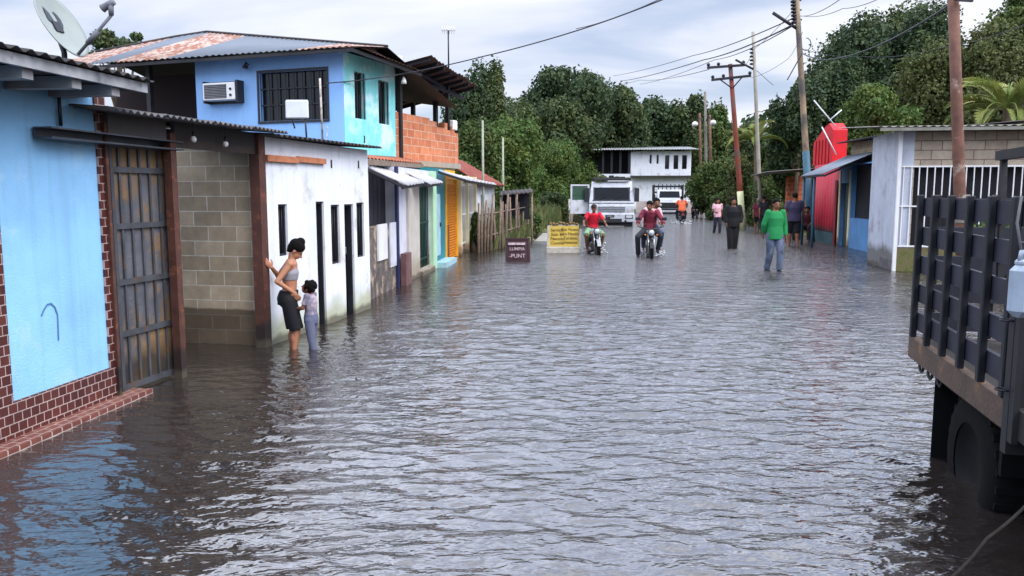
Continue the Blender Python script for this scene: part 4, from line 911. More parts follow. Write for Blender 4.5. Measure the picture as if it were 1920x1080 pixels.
mb.bar(zc + Vector((-.1, -.15, 0)), zc + Vector((.22, -.15, -.02)), .05, .06); mb.build('bracket', dark_metal, p1)
mb = MB(); zc2 = P(1806, 365, b1.y) - b1; mb.lathe(zc2 * 1.0, (0, 0, 1), [(-.5, .116), (.0, .113), (.001, .0)], 12); mb.build('grey_band', pole_grey, p1)
b2 = G(1523, 452); b2.z = -.3
p2, v2 = pole('tall pole with teal painted foot and stacked insulators beside the red shop', b2, P(1490, -60, b2.y), .125, .09, mat('pole_mottled', c3(140, 122, 100), .8, .3, 1.5, patch=(c3(84, 80, 78), .45, .8)), paint=(3.6, mat('teal_post', c3(52, 92, 110), .6)))
def off(root_base, px, py, Y): return P(px, py, Y) - root_base
Y2 = b2.y
bars(p2, 'bracket_arm', dark_metal, [(off(b2, 1449, 24, Y2), off(b2, 1498, 56, Y2), .06)])
mb = MB()
a_, c_ = off(b2, 1487, -10, Y2), off(b2, 1489, 42, Y2); mb.tube([a_, c_], .035, 8)
for i in range(9): q = a_.lerp(c_, i / 8.); mb.lathe(q, (0, 0, 1), [(-.05, .04), (-.03, .1), (.03, .1), (.05, .04)], 10)
for i in range(3): q = a_.lerp(c_, .2 + i * .35); mb.tube([q, q + Vector((.28, 0, 0))], .03, 6)
mb.build('insulator_stack', dark_metal, p2)
mb = MB(); q = off(b2, 1506, 83, Y2); mb.tube([q + Vector((.1 + .18 * math.sin(a), 0, .22 * math.cos(a))) for a in np.linspace(0, 5.2, 12)], .015, 6); mb.build('cable_coil', dark_metal, p2)
b3 = Vector((P(1430, 400, 38).x, 38, -.3))
p3, v3 = pole('slim pale pole with a slanted lamp arm, between crossarm pole and red shop', b3, P(1412, 60, 38), .1, .075, mat('pole_pale', c3(150, 146, 134), .8, .2, 2))
bars(p3, 'lamp_arm', dark_metal, [(off(b3, 1379, 112, 38), off(b3, 1413, 130, 38), .05)])
mb = MB()
for i in range(5): q = off(b3, 1409, 92 + i * 7, 38); mb.lathe(q, (0, 0, 1), [(-.05, .03), (-.02, .09), (.02, .09), (.05, .03)], 8)
mb.build('insulator', dark_metal, p3)
b4 = G(1394, 430); b4.z = -.2
p4, v4 = pole('rust brown pole with two crossarms and a pale yellow painted foot', b4, P(1369, 120, b4.y), .15, .1, mat('pole_rust', c3(126, 62, 46), .8, .2, 1.5, patch=(c3(84, 74, 70), .4, .6)), paint=(2.05, mat('pole_paint', c3(214, 216, 170), .7, .1)))
Y4 = b4.y
for a, c_ in (((1326, 127), (1396, 122)), ((1334, 150), (1408, 142))):
    mb = MB(); mb.bar(off(b4, *a, Y4 - .12), off(b4, *c_, Y4 - .12), .1, .11); cross = mb.build('crossarm', dark_metal, p4)
    for u in (.03, .3, .97):
        mb = MB(); q = off(b4, *a, Y4 - .12).lerp(off(b4, *c_, Y4 - .12), u); mb.lathe(q + Vector((0, 0, .05)), (0, 0, 1), [(0, .03), (.05, .08), (.12, .08), (.16, .03), (.17, 0)], 8); mb.build('insulator', dark_metal, cross)
bars(p4, 'brace', dark_metal, [(off(b4, 1350, 149, Y4 - .1), off(b4, 1372, 165, Y4 - .1), .03), (off(b4, 1392, 144, Y4 - .1), off(b4, 1374, 165, Y4 - .1), .03)])
for px_, ty, by, Y, lb in ((1322, 172, 300, 60, 'left of the three thin distant poles above the far white building'), (1312, 212, 305, 66, 'short thin distant pole in the middle of three above the far white building'), (1331, 216, 300, 63, 'right of the three thin distant poles near the bushes')):
    bb = Vector((P(px_ + 6, by, Y).x, Y, 0)); pole(lb, bb, P(px_, ty, Y), .13, .09, pole_grey if ty < 200 else pole_brown, grp='thin distant poles')
for px_, py_, lb in ((1303, 233, 'white street lamp head on a distant pole, left of the pair'), (1337, 230, 'white street lamp head on a distant pole, right of the pair')):
    q = P(px_, py_, 59.5); l_ = thing('street_lamp', lb, 'street lamp', q, 0, 'distant street lamps')
    mb = MB(); mb.ell((0, 0, 0), (.22, .3, .2), 12); mb.build('head', white_paint, l_); mb = MB(); mb.tube([(0, 0, .1), (.3 if px_ < 1320 else -.4, 0, .5), (.6 if px_ < 1320 else -.5, 0, .1)], .04, 6); mb.build('arm', dark_metal, l_)
cable_m = mat('cable_black', c3(52, 54, 62), .6, .1)
def cable(lb, pts, r, sag=0.):
    q = [P(*p) for p in pts]; out_ = []
    for i in range(len(q) - 1):
        for k in range(12):
            u = k / 12; out_.append(q[i].lerp(q[i + 1], u) - Vector((0, 0, sag * 4 * u * (1 - u))))
    out_.append(q[-1]); mb = MB(); mb.tube(out_, r, 6); o = mb.build('power_cable', cable_m); tag(o, lb, 'cable', 'overhead cables')
cable('cable dropping from the top of the sky to the corner of the turquoise wall', [(612, 156, 17.6), (747, 140, 19.3), (905, 106, 18.5), (1080, 58, 17), (1250, -4, 15.5), (1300, -30, 15)], .014, .02)
cable('second thin cable close above the one ending at the turquoise wall', [(1080, 54, 17.2), (1160, 30, 16.5), (1262, -14, 15.6)], .007, .02)
cable('uppermost of the three long cables from the insulator pole to the far trees', [(1150, 142, 95), (1300, 104, 55), (1492, 32, 29)], .022, .15)
cable('middle of the three long cables from the insulator pole to the far trees', [(1165, 152, 95), (1320, 112, 52), (1484, 48, 29)], .03, .15)
cable('lowest of the three long cables from the insulator pole to the far trees', [(1200, 158, 90), (1340, 112, 50), (1484, 50, 29)], .018, .2)
cable('cable sagging from the insulator pole to the stout brown pole', [(1506, 101, 29), (1552, 112, 26), (1640, 88, 21), (1788, 4, 15)], .018, .05)
cable('steep stay cable between the insulator pole and the trees', [(1505, 98, 29), (1476, 150, 29)], .02)
cable('thin cable running off the top edge right of the insulator pole', [(1500, 30, 29), (1540, 20, 24), (1610, -30, 18)], .010, .05)
cable('thin drop cable from the slim pale pole down to the trees', [(1416, 130, 38), (1450, 160, 38)], .012)
cable('thin cable from the double crossarm pole toward the street end', [(1060, 175, 110), (1200, 150, 80), (1330, 130, 39)], .016, .2)
cable('thin cable from the crossarm pole over the slim pale pole to the insulator pole', [(1396, 124, 38), (1414, 92, 38), (1487, 20, 29)], .010, .08)
cable('slack thin cable dropping from the insulator pole toward the crossarm pole', [(1505, 60, 29), (1478, 110, 32), (1408, 146, 38)], .008, .1)
cable('thin cable fanning up and right from the insulator pole top', [(1506, 30, 29), (1580, 16, 24), (1680, -20, 19)], .009, .1)
cable('thin cable crossing the dark trees from the insulator pole to the right edge', [(1508, 92, 29), (1620, 106, 26), (1760, 90, 22), (1960, 30, 17)], .008, .1)
# ------------------------------------------------------------------ vegetation
def quads_object(name, cen, nrm, size, m, parent=None, aspect=.6, seed=0, along=None):
    n = len(cen); rg = np.random.RandomState(seed)
    nrm = nrm / (np.linalg.norm(nrm, axis=1, keepdims=True) + 1e-9)
    a = rg.normal(size=(n, 3)) if along is None else along + .15 * rg.normal(size=(n, 3)); u = a - nrm * (a * nrm).sum(1, keepdims=True); u /= np.linalg.norm(u, axis=1, keepdims=True) + 1e-9
    v = np.cross(nrm, u); s = (size * rg.uniform(.6, 1.3, n))[:, None] if np.isscalar(size) else size[:, None]
    A = cen - u * s * .5; B = cen + v * s * aspect * .5 + nrm * s * .08; C = cen + u * s * .5 - nrm * s * .1; D = cen - v * s * aspect * .5 + nrm * s * .08
    V = np.stack([A, B, C, D], 1).reshape(-1, 3).astype(np.float32)
    me = bpy.data.meshes.new(name); me.vertices.add(4 * n); me.vertices.foreach_set('co', V.ravel()); me.loops.add(4 * n); me.loops.foreach_set('vertex_index', np.arange(4 * n, dtype=np.int32))
    me.polygons.add(n); me.polygons.foreach_set('loop_start', np.arange(0, 4 * n, 4, dtype=np.int32)); me.polygons.foreach_set('loop_total', np.full(n, 4, np.int32)); me.update(calc_edges=True); me.materials.append(m)
    o = bpy.data.objects.new(name, me); COL.objects.link(o); o.parent = parent; return o
def leafmat(name, col, col2, isl=.24):
    if name in MATS: return MATS[name]
    m = mat(name, col, .6, .25, .6, island=isl, patch=(col2, .42, .9), spec=.25); t = m.node_tree; b = t.nodes['Principled BSDF']
    tr = nn(t, 'ShaderNodeBsdfTranslucent'); src = b.inputs['Base Color'].links[0].from_socket; t.links.new(src, tr.inputs[0])
    mx_ = nn(t, 'ShaderNodeMixShader'); mx_.inputs[0].default_value = .22; t.links.new(b.outputs[0], mx_.inputs[1]); t.links.new(tr.outputs[0], mx_.inputs[2]); t.links.new(mx_.outputs[0], t.nodes['Material Output'].inputs[0]); return m
LF = {'dark': leafmat('leaf_dark', (.056, .086, .034, 1), (.095, .120, .042, 1)), 'blue': leafmat('leaf_bluegreen', (.046, .080, .038, 1), (.074, .106, .042, 1)),
      'mid': leafmat('leaf_mid', (.075, .120, .034, 1), (.115, .145, .042, 1)), 'bright': leafmat('leaf_bright', (.085, .145, .036, 1), (.13, .175, .042, 1)), 'olive': leafmat('leaf_olive', (.090, .112, .038, 1), (.125, .140, .046, 1)),
      'palm': leafmat('leaf_palm', (.19, .24, .06, 1), (.30, .31, .09, 1))}
bark = mat('bark', c3(92, 80, 66), .9, .3, 6, .6, 20)
def crown_points(rx, ry, rz, nl, per, rs_, seed, lr=.34, shell=.35, flat=.0):
    rg = np.random.RandomState(seed); cs = []; 
    while len(cs) < nl:
        p = rg.uniform(-1, 1, 3)
        if .25 < np.linalg.norm(p) < .95 and p[2] > -.75 + flat: cs.append(p * (1 - lr * .7))
    cs = np.array(cs); rad = lr * rg.uniform(.6, 1.25, nl); C = []; N = []
    for c, r in zip(cs, rad):
        d = rg.normal(size=(per, 3)); d /= np.linalg.norm(d, axis=1, keepdims=True); k = r * (1 - shell * rg.uniform(0, 1, (per, 1)) ** 1.6)
        k *= 1 + .18 * np.sin(7 * d[:, :1] + 5 * c[0]) * np.sin(6 * d[:, 1:2] + 3) + .08 * rg.normal(size=(per, 1))
        C.append(c + d * k); N.append(d + .8 * rg.normal(size=(per, 3)))
    C = np.concatenate(C); N = np.concatenate(N); keep = np.ones(len(C), bool)
    for c, r in zip(cs, rad):       # leaves buried well inside another clump are never seen
        keep &= np.linalg.norm(C - c, axis=1) > r * .6
    C = C[keep] * np.array([rx, ry, rz]); return C, N[keep], cs * np.array([rx, ry, rz]), rad
def tree(lb, px, top, Y, hw, kind='dark', hpx=None, leaf=None, nl=26, per=420, seed=1, grp='trees along the street', z0=None, trunk=True, core=.72, lr=.34, name='tree', wide=1.0, cat='tree', flat=0.):
    rx = hw * Y / FPX; tp = P(px, top, Y); zb = 0.0 if z0 is None else z0
    rz = (hpx * Y / FPX / 2) if hpx else rx * .8; cz = tp.z - rz
    root = thing(name, lb, cat, (tp.x, Y, zb), 0, grp)
    ls = (leaf * .78 if leaf else max(.11, Y * .0046)); per = int(per * 1.7)
    C, N, cs, rad = crown_points(rx, rx * wide, rz, nl, per, rx, seed, lr, flat=flat); o3 = np.array([0, 0, cz - zb])
    cr_ = quads_object('crown', C + o3, N, ls, LF[kind], root, .62, seed)
    if core:      # inner twigs and shaded leaves fill the middle
        rg = np.random.RandomState(seed + 9); Ci = []
        for c, r in zip(cs, rad):
            n_ = max(14, per // 14); d = rg.normal(size=(n_, 3)); d /= np.linalg.norm(d, axis=1, keepdims=True); Ci.append(c + d * np.array([rx, rx, rz]) * r * core * rg.uniform(.6, 1, (n_, 1)))
        Ci = np.concatenate(Ci); quads_object('inner_foliage', Ci + o3, rg.normal(size=Ci.shape), ls * 2.2, LF[kind], root, .9, seed + 1)
    if trunk:
        rt_ = random.Random(seed); tr = max(.1, rx * .07); mb = MB(); hh = cz - zb
        mb.tube([(0, 0, -.3), (rt_.uniform(-.1, .1), 0, hh * .5), (rt_.uniform(-.2, .2) * rx * .3, 0, hh)], [tr * 1.3, tr, tr * .7], 9)
        for c in cs[:9]: mb.tube([(0, 0, hh * .55), (c[0] * .5, c[1] * .5, (hh * .6 + (hh + c[2])) / 2), (c[0], c[1], hh + c[2])], [tr * .55, tr * .38, tr * .12], 6)
        mb.build('trunk', bark, root)
    return root
T = tree
T('dark rounded tree nearest the clay block terrace on the skyline', 878, 104, 62, 62, 'blue', 240, seed=3, nl=24)
T('dark tree with a pointed crown just left of the gap in the skyline', 925, 105, 58, 46, 'dark', 230, seed=4, nl=22)
T('big dark dome shaped tree in the middle of the skyline', 1052, 103, 78, 98, 'blue', 190, seed=5, nl=40, per=480)
T('dark tree filling the slope left of the big dome shaped tree', 970, 168, 70, 62, 'dark', 170, seed=6, nl=26)
T('grey green tree below the big dome shaped tree', 1050, 178, 60, 80, 'dark', 150, seed=7, nl=30)
T('dark tree stepping down right of the big dome shaped tree', 1160, 148, 84, 66, 'dark', 170, seed=8, nl=28)
T('broad dark tree standing behind the far white building', 1225, 166, 92, 80, 'blue', 190, seed=9, nl=32, per=460)
T('dark tree with a ragged top right of the far white building', 1300, 158, 90, 52, 'dark', 190, seed=10, nl=24, flat=-.2)
T('low dark tree over the gallery of the far white building', 1150, 198, 84, 70, 'blue', 120, seed=12, nl=28)
T('tall hazy tree behind the crossarm pole', 1345, 196, 80, 50, 'mid', 190, seed=13, nl=22)
T('dark tree between the crossarm pole and the slim pale pole', 1405, 210, 62, 48, 'dark', 190, seed=14, nl=22)
T('bright green feathery tree behind the thin pale pole', 950, 205, 38, 72, 'bright', 210, seed=15, nl=34, per=420, leaf=.20)
T('bright green feathery tree left of the white truck', 1028, 252, 52, 72, 'bright', 170, seed=16, nl=34, leaf=.2)
T('bright green bush reaching over the white truck door', 1096, 285, 60, 46, 'bright', 130, seed=17, nl=24, leaf=.2)
T('mid green tree close behind the hut with the red tiles', 895, 215, 34, 48, 'mid', 170, seed=18, nl=24, leaf=.2)
T('rounded dark green bush right of the far white building', 1340, 292, 56, 52, 'mid', 120, seed=19, nl=24, leaf=.26, grp='bushes by the street')
T('light green bush at the foot of the crossarm pole', 1400, 270, 48, 50, 'olive', 150, seed=20, nl=24, leaf=.24, grp='bushes by the street')
T('mid green tree behind the open shed with orange piers', 1462, 238, 46, 58, 'mid', 170, seed=21, nl=26, leaf=.24)
T('dark leafy tree with small sky gaps behind the insulator pole', 1500, 140, 44, 58, 'blue', 200, seed=22, nl=22, per=330, core=.5)
T('huge dark tree rising to the top edge on the right', 1650, 6, 50, 130, 'blue', 300, seed=23, nl=52, per=520)
T('dark tree joining the huge tree left side lower down', 1570, 95, 47, 72, 'blue', 230, seed=24, nl=30, per=430)
T('light green tree with pale leaves above the red tank', 1640, 150, 34, 82, 'bright', 160, seed=25, nl=34, per=430, leaf=.2)
T('dark tree behind the top of the stout brown pole', 1750, -20, 48, 70, 'blue', 320, seed=26, nl=30, per=430)
T('olive green tree right of the stout brown pole', 1862, 30, 36, 92, 'olive', 280, seed=27, nl=44, per=460, leaf=.2)
T('olive green tree left of the stout brown pole over the roof', 1745, 62, 38, 78, 'olive', 250, seed=28, nl=34, per=440, leaf=.2)
T('dark tree at the top edge left of the stout brown pole', 1718, -30, 56, 74, 'dark', 260, seed=40, nl=34, per=450)
T('small crowned dark tree low on the left flank of the huge tree', 1528, 128, 52, 40, 'blue', 170, seed=41, nl=22, per=380)
T('dark green tree at the upper right corner', 1930, -40, 42, 70, 'mid', 220, seed=29, nl=26)
T('sparse leafy tree showing above the zinc roof behind the satellite dish', 222, 50, 30, 62, 'dark', 90, seed=30, nl=20, per=60, core=0, leaf=.22, lr=.22)
T('small dark shrub between the cream porch and the picket fence', 893, 395, 24.6, 15, 'mid', 76, seed=31, nl=14, per=160, leaf=.11, grp='bushes by the street', z0=-.2, cat='shrub')
T('shrub growing under the lean-to behind the picket fence', 985, 382, 33, 34, 'mid', 64, seed=32, nl=18, per=220, leaf=.16, grp='bushes by the street', z0=0, cat='shrub')
T('dark undergrowth bush left of the white truck door', 1030, 350, 50, 40, 'dark', 70, seed=33, nl=20, per=260, leaf=.2, grp='bushes by the street', z0=0, cat='shrub')
T('low green bush on the bank behind the crossarm pole', 1360, 352, 52, 40, 'mid', 70, seed=34, nl=20, per=240, leaf=.2, grp='bushes by the street', z0=0, cat='shrub')
T('green bush beside the slim pale pole', 1436, 330, 43, 34, 'mid', 110, seed=35, nl=20, per=240, leaf=.2, grp='bushes by the street', z0=0, cat='shrub')
T('low green shrub seen through the truck side boards', 1900, 400, 13.4, 95, 'bright', 150, seed=36, nl=30, per=260, leaf=.08, grp='bushes by the street', z0=-.25, trunk=False, cat='shrub')
# the wood on the hills behind, one mass
Cs = []; Ns = []
rg = np.random.RandomState(77)
for k in range(46):
    a = -22 + 62 * k / 45 + rg.uniform(-.8, .8); dist = rg.uniform(104, 150); X = math.sin(R(a)) * dist; Yf = math.cos(R(a)) * dist
    rr_ = rg.uniform(6, 10); C, N, _, _ = crown_points(rr_, rr_, rr_ * .8, 14, 130, 1, 200 + k); gz = float(ground_h(np.array(X), np.array(Yf)))
    Cs.append(C + np.array([X, Yf, gz + rr_ * .55])); Ns.append(N)
Cs = np.concatenate(Cs); Ns = np.concatenate(Ns); tag(quads_object('woodland', Cs, Ns, 1.3, LF['blue'], None, .7, 5), 'distant wooded hillside behind the street end', 'woodland', None, 'stuff')
# palms
def palm(lb, px, py, Y, L_, nf, seed, grp='palms', th=.9, arc=1.0):
    c = P(px, py, Y); root = thing('palm_tree', lb, 'palm tree', (c.x, Y, 0), 0, grp); rr = random.Random(seed); H = c.z
    mb = MB(); mb.tube([(0, 0, -.3), (.1, 0, H * .5), (0, 0, H)], [.2, .15, .12], 10); mb.build('trunk', bark, root)
    for k in range(nf):
        az = 2 * math.pi * k / nf + rr.uniform(-.2, .2); el = rr.uniform(.3, 1.35) ; pts = []; p = Vector((0, 0, H)); 
        for i in range(15):
            pts.append(p.copy()); e_ = el - arc * 1.9 * (i / 14) ** 1.3; p = p + Vector((math.cos(az) * math.cos(e_), math.sin(az) * math.cos(e_), math.sin(e_))) * (L_ / 14)
        C = []; N = []; S = []; Al = []
        side = Vector((-math.sin(az), math.cos(az), 0))
        for i in range(1, 14):
            for j in range(3):
                q = pts[i].lerp(pts[i + 1] if i < 14 else pts[i], j / 3); d = (pts[i + 1] - pts[i]).normalized(); up = side.cross(d)
                ll = L_ * .24 * math.sin(math.pi * min(1, (i + j / 3) / 14.5) ** .7) + .05
                for sg in (-1, 1):
                    v = (side * sg * .8 + d * .6 - Vector((0, 0, .45))).normalized(); C.append(q + v * ll * .5); Al.append(v); N.append(up + side * sg * .4); S.append(ll)
        f_ = quads_object('frond', np.array(C), np.array(N), np.array(S), LF['palm'], root, .13, seed + k, np.array(Al) * 6)
        mb = MB(); mb.tube(pts, [.03 * (1 - i / 16) + .004 for i in range(15)], 5); mb.build('rachis', LF['palm'], f_)
palm('yellow green coconut palm behind the roof on the right', 1888, 205, 26, 2.2, 17, 3)
palm('small yellow palm behind the slim pale pole', 1418, 262, 44, 2.0, 11, 5)
# tall grass on the two banks
rg = np.random.RandomState(8); C = []; n_ = 26000
Yg = 24 + 56 * rg.uniform(0, 1, n_) ** 1.2; side = rg.uniform(0, 1, n_) < .55
Xg = np.where(side, .6 + .13 * (Yg - 30) - rg.exponential(2.2, n_) , 11.9 + .186 * (Yg - 38.5) + rg.exponential(2.4, n_))
Hh = ground_h(Xg, Yg); k = (Hh > -.1) & ~((Xg > 10.3) & (Yg < 33.5)); Xg, Yg, Hh = Xg[k], Yg[k], Hh[k]; hgt = rg.uniform(.2, .75, len(Xg)) * np.where(rg.uniform(0, 1, len(Xg)) < .2, 1.5, .8)
C = np.stack([Xg, Yg, Hh + hgt * .45], 1); N = np.stack([rg.normal(size=len(Xg)) * .5, -np.ones(len(Xg)), np.zeros(len(Xg))], 1); Al = np.stack([rg.normal(size=len(Xg)) * .25, rg.normal(size=len(Xg)) * .1, np.ones(len(Xg))], 1) * 5
tag(quads_object('grass', C, N, hgt, LF['olive'], None, .13, 3, Al), 'tall grass and weeds along both flooded verges', 'grass', None, 'stuff')
# ------------------------------------------------------------------ foreground stake truck (right edge)
wheelm = mat('wheel_rim_grey', c3(92, 94, 98), .5, .2, 6, metal=.4)
def wheel(parent, c, r, wd, axis=(1, 0, 0), rim=None, name='wheel', n=28):
    w_ = bpy.data.objects.new(name, None); COL.objects.link(w_); w_.parent = parent; w_.location = c
    ax = Vector(axis)
    mb = MB(); mb.lathe((0, 0, 0), ax, [(-wd / 2 + .01, r * .58), (-wd / 2, r * .8), (-wd / 2 + .02, r * .95), (-wd * .3, r), (0, r * 1.005), (wd * .3, r), (wd / 2 - .02, r * .95), (wd / 2, r * .8), (wd / 2 - .01, r * .58)], n)
    up = Vector((0, 0, 1)) if abs(ax.z) < .9 else Vector((1, 0, 0)); x = ax.cross(up).normalized(); y = ax.cross(x)
    for i in range(n):
        a = 2 * math.pi * i / n; d = x * math.cos(a) + y * math.sin(a); mb.bar(d * r * 1.0 - ax * wd * .38, d * r * 1.0 + ax * wd * .38, r * .10, .02, up=tuple(d))
    mb.build('tyre', rubber, w_)
    mb = MB(); mb.lathe((0, 0, 0), ax, [(-wd * .42, r * .58), (-wd * .25, r * .52), (-wd * .1, r * .3), (-wd * .1, .0)], 20); mb.lathe((0, 0, 0), ax, [(wd * .42, r * .58), (wd * .25, r * .52), (wd * .1, r * .3), (wd * .3, r * .16), (wd * .32, 0)], 20); mb.build('rim', rim or wheelm, w_)
    return w_
pc = P(1888, 765, 3.95); pf = P(1712, 640, 5.72)
tz = pc.z; dd = pf - pc; taz = math.degrees(math.atan2(dd.x, dd.y)); FT = Fr(pc.x, pc.y, taz); TL_ = math.hypot(dd.x, dd.y)
deckz = FT.onx(1712, 638, 0)[1]; deckn = tz
tk = frthing('stake_truck', 'dark stake bed truck standing in the flood at the right edge of the picture', 'truck', FT)
zd = (deckz + deckn) / 2; ztop = FT.onx(1728, 368, .0)[1]; W = 2.1
deckm = mat('deck_rail_rust', c3(86, 70, 60), .75, .25, 4, .3, 40, patch=(c3(140, 100, 62), .2, 4))
board_m = mat('stake_board', c3(38, 40, 52), .6, .2, 5, streak=.3); stake_m = mat('stake_post_black', c3(18, 20, 28), .5, .2, 6)
mb = MB(); mb.box(.0, .06, -.0, TL_ + .12, zd - .13, zd + .02); mb.box(.06, W, TL_ + .05, TL_ + .12, zd - .13, zd + .02); mb.build('deck_rail', deckm, tk)
mb = MB(); mb.box(.061, W, -4.6, TL_ + .049, zd - .03, zd + .015); mb.box(.0, .0599, -4.6, -.001, zd - .13, zd + .02); mb.build('deck', mat('deck_dark', c3(40, 38, 38), .8), tk)
for xx in (.55, 1.45): mb = MB(); mb.box(xx, xx + .09, -4.6, TL_ - .05, zd - .3, zd - .031); mb.build('chassis_beam', black_paint, tk)
for yy in np.linspace(-4, TL_ - .1, 9):
    mb = MB(); mb.box(.1, W - .05, yy, yy + .07, zd - .12, zd - .0315); mb.build('cross_beam', black_paint, tk)
hs = ztop - zd - .02; nb = 5; bh = hs / nb * .62
def stakeside(name, p0, p1, nst, parent):
    p0, p1 = Vector(p0), Vector(p1); d = (p1 - p0); L_ = d.length; d.normalize(); nrm = Vector((-d.y, d.x, 0))
    mb = MB()
    for i in range(nb):
        z = zd + .03 + hs * (i + .5) / nb + hs / nb * .08; mb.bar(p0 + Vector((0, 0, z)), p1 + Vector((0, 0, z)), .028, bh)
    side = mb.build(name, board_m, parent)
    for i in range(nst):
        q = p0 + d * (.04 + (L_ - .08) * i / (nst - 1)); mb = MB(); c = q + nrm * .035 + Vector((0, 0, zd + .02 + hs / 2 + .01)); mb.bar(c - Vector((0, 0, hs / 2)), c + Vector((0, 0, hs / 2)), .05, .04, up=tuple(nrm), bev=.006); mb.build('stake', stake_m, side)
stakeside('side_panel', (.035, .02, 0), (.035, TL_ + .06, 0), 6, tk)
stakeside('rear_panel', (.08, TL_ + .03, 0), (W - .04, TL_ + .03, 0), 6, tk)
stakeside('side_panel', (W - .035, TL_, 0), (W - .035, -4.5, 0), 12, tk)
mb = MB(); mb.box(-.03, .07, -.10, -.03, zd - .22, zd + hs * .62); mb.box(-.028, .0, -.16, -.101, zd - .15, zd + hs * .62); mb.build('gate_post', mat('post_steel', c3(26, 28, 32), .6, .2, 5), tk)
for yy, zz in ((-.06, zd + .1), (-.06, zd + .45)): mb = MB(); mb.tube([(-.05 + .03 * math.cos(a), yy + .03 * math.sin(a), zz) for a in np.linspace(0, 6, 10)], .006, 6); mb.build('hook', dark_metal, tk)
# straps up to the top rail
mb = MB(); mb.tube([(.0, -.08, zd + hs * .6), (.01, -.25, zd + hs * .8), (.02, -.42, zd + hs + .1), (.05, -.5, zd + hs + .42)], .014, 6); mb.tube([(.02, -.1, zd + hs * .62), (.03, -.2, zd + hs * .9), (.05, -.34, zd + hs + .38)], .012, 6); mb.build('tie_strap', mat('strap_grey', c3(104, 106, 108), .8, .2), tk)
ty, tr_ = FT.onx(1815, 780, .1)[0], .44
wy = FT.onx(1822, 830, .12)[0]; wz = .14
dkrim = mat('rim_dark', c3(16, 17, 20), .7, .3, 6, spec=.2); wheel(tk, (.20, wy, wz), tr_, .22, rim=dkrim); wheel(tk, (.46, wy, wz), tr_, .22); wheel(tk, (W - .2, wy, wz), tr_, .22)
mb = MB(); mb.tube([(.3, wy, wz), (W - .2, wy, wz)], .06, 10); mb.lathe(((W) / 2, wy, wz), (1, 0, 0), [(-.2, .08), (-.1, .17), (.1, .17), (.2, .08)], 16); mb.build('axle', black_paint, tk)
mb = MB(); fy = wy + .52; mb.box(.04, .60, fy, fy + .012, -.02, zd - .14); mb.build('mud_flap', rubber, tk)
mb = MB(); mb.box(.08, .6, wy - .6, wy - .56, zd - .45, zd - .13); mb.box(.08, .6, wy - .5, wy + .45, zd - .20, zd - .17); mb.build('mud_guard', rubber, tk)
for i in range(3): mb = MB(); yy = TL_ - .1 - i * .22; mb.tube([(.04, yy + .05 * math.sin(a), zd - .16 - .04 * math.cos(a)) for a in np.linspace(0, 6, 10)], .010, 6); mb.build('rope_hook', dark_metal, tk)
sp_y = -.55; sw = wheel(tk, (.62, -.62, zd - .46), .38, .2, axis=(.25, .97, 0), name='spare_wheel', rim=dkrim)
mb = MB(); mb.box(.9, 1.9, -4.6, -1.0, .1, zd - .31); mb.build('underbody_tank', black_paint, tk)
cp = P(1908, 292, 4.4); q = Vector(FT.loc(cp))
mb = MB(); mb.bar((.05, q.y, q.z), (.05, q.y - 1.4, q.z + .02), .05, .05); mb.bar((.05, q.y - .05, q.z), (.05, q.y - .12, zd + hs * .6), .03, .03); mb.build('ladder_rack', black_paint, tk)
# jerrycan hanging on the truck
jq = P(1918, 545, 3.55)
jc = thing('jerrycan', 'translucent bluish plastic jerrycan hanging on the side of the stake truck', 'jerrycan', jq)
jm = mat('jerry_plastic', c3(150, 164, 180), .35, .12, 5, spec=.5)
mb = MB(); mb.rbox((.02, 0, 0), (.15, .10, .24), bev=.03); mb.rbox((.0, 0, .125), (.07, .06, .03), bev=.01); mb.tube([(-.02, 0, .13), (-.02, 0, .17), (.06, 0, .17), (.08, 0, .12)], .014, 8); mb.build('body', jm, jc)
mb = MB(); mb.lathe((.065, 0, .12), (0, 0, 1), [(0, .022), (.04, .022), (.041, 0)], 12); mb.build('cap', mat('jerry_cap', c3(60, 90, 140), .5), jc)
mb = MB(); mb.tube([(-.02, 0, .17), (-.03, .03, .3), (.0, .06, .42)], .006, 6); mb.build('hanging_cord', mat('strap_grey', c3(104, 106, 108), .8), jc)
# rope across the lower right corner
rp = [P(1770, 1095, 2.15), P(1850, 1010, 2.35), P(1945, 925, 2.6), P(2050, 800, 2.9)]
ro = MB(); pts = []
for a, c_ in zip(rp[:-1], rp[1:]):
    for k in range(6): pts.append(a.lerp(c_, k / 6) - Vector((0, 0, .01 * math.sin(k / 6 * 3.14))))
pts.append(rp[-1]); pts = [P(1600, 1300, 1.8)] + pts + [FT.w(.0, -1.2, zd - .1)]
ro.tube(pts, .005, 8); tag(ro.build('rope', mat('rope_grey', c3(40, 38, 36), .95, .2, 30, spec=.05)), 'grey rope stretched diagonally across the lower right corner below the stake truck', 'rope')

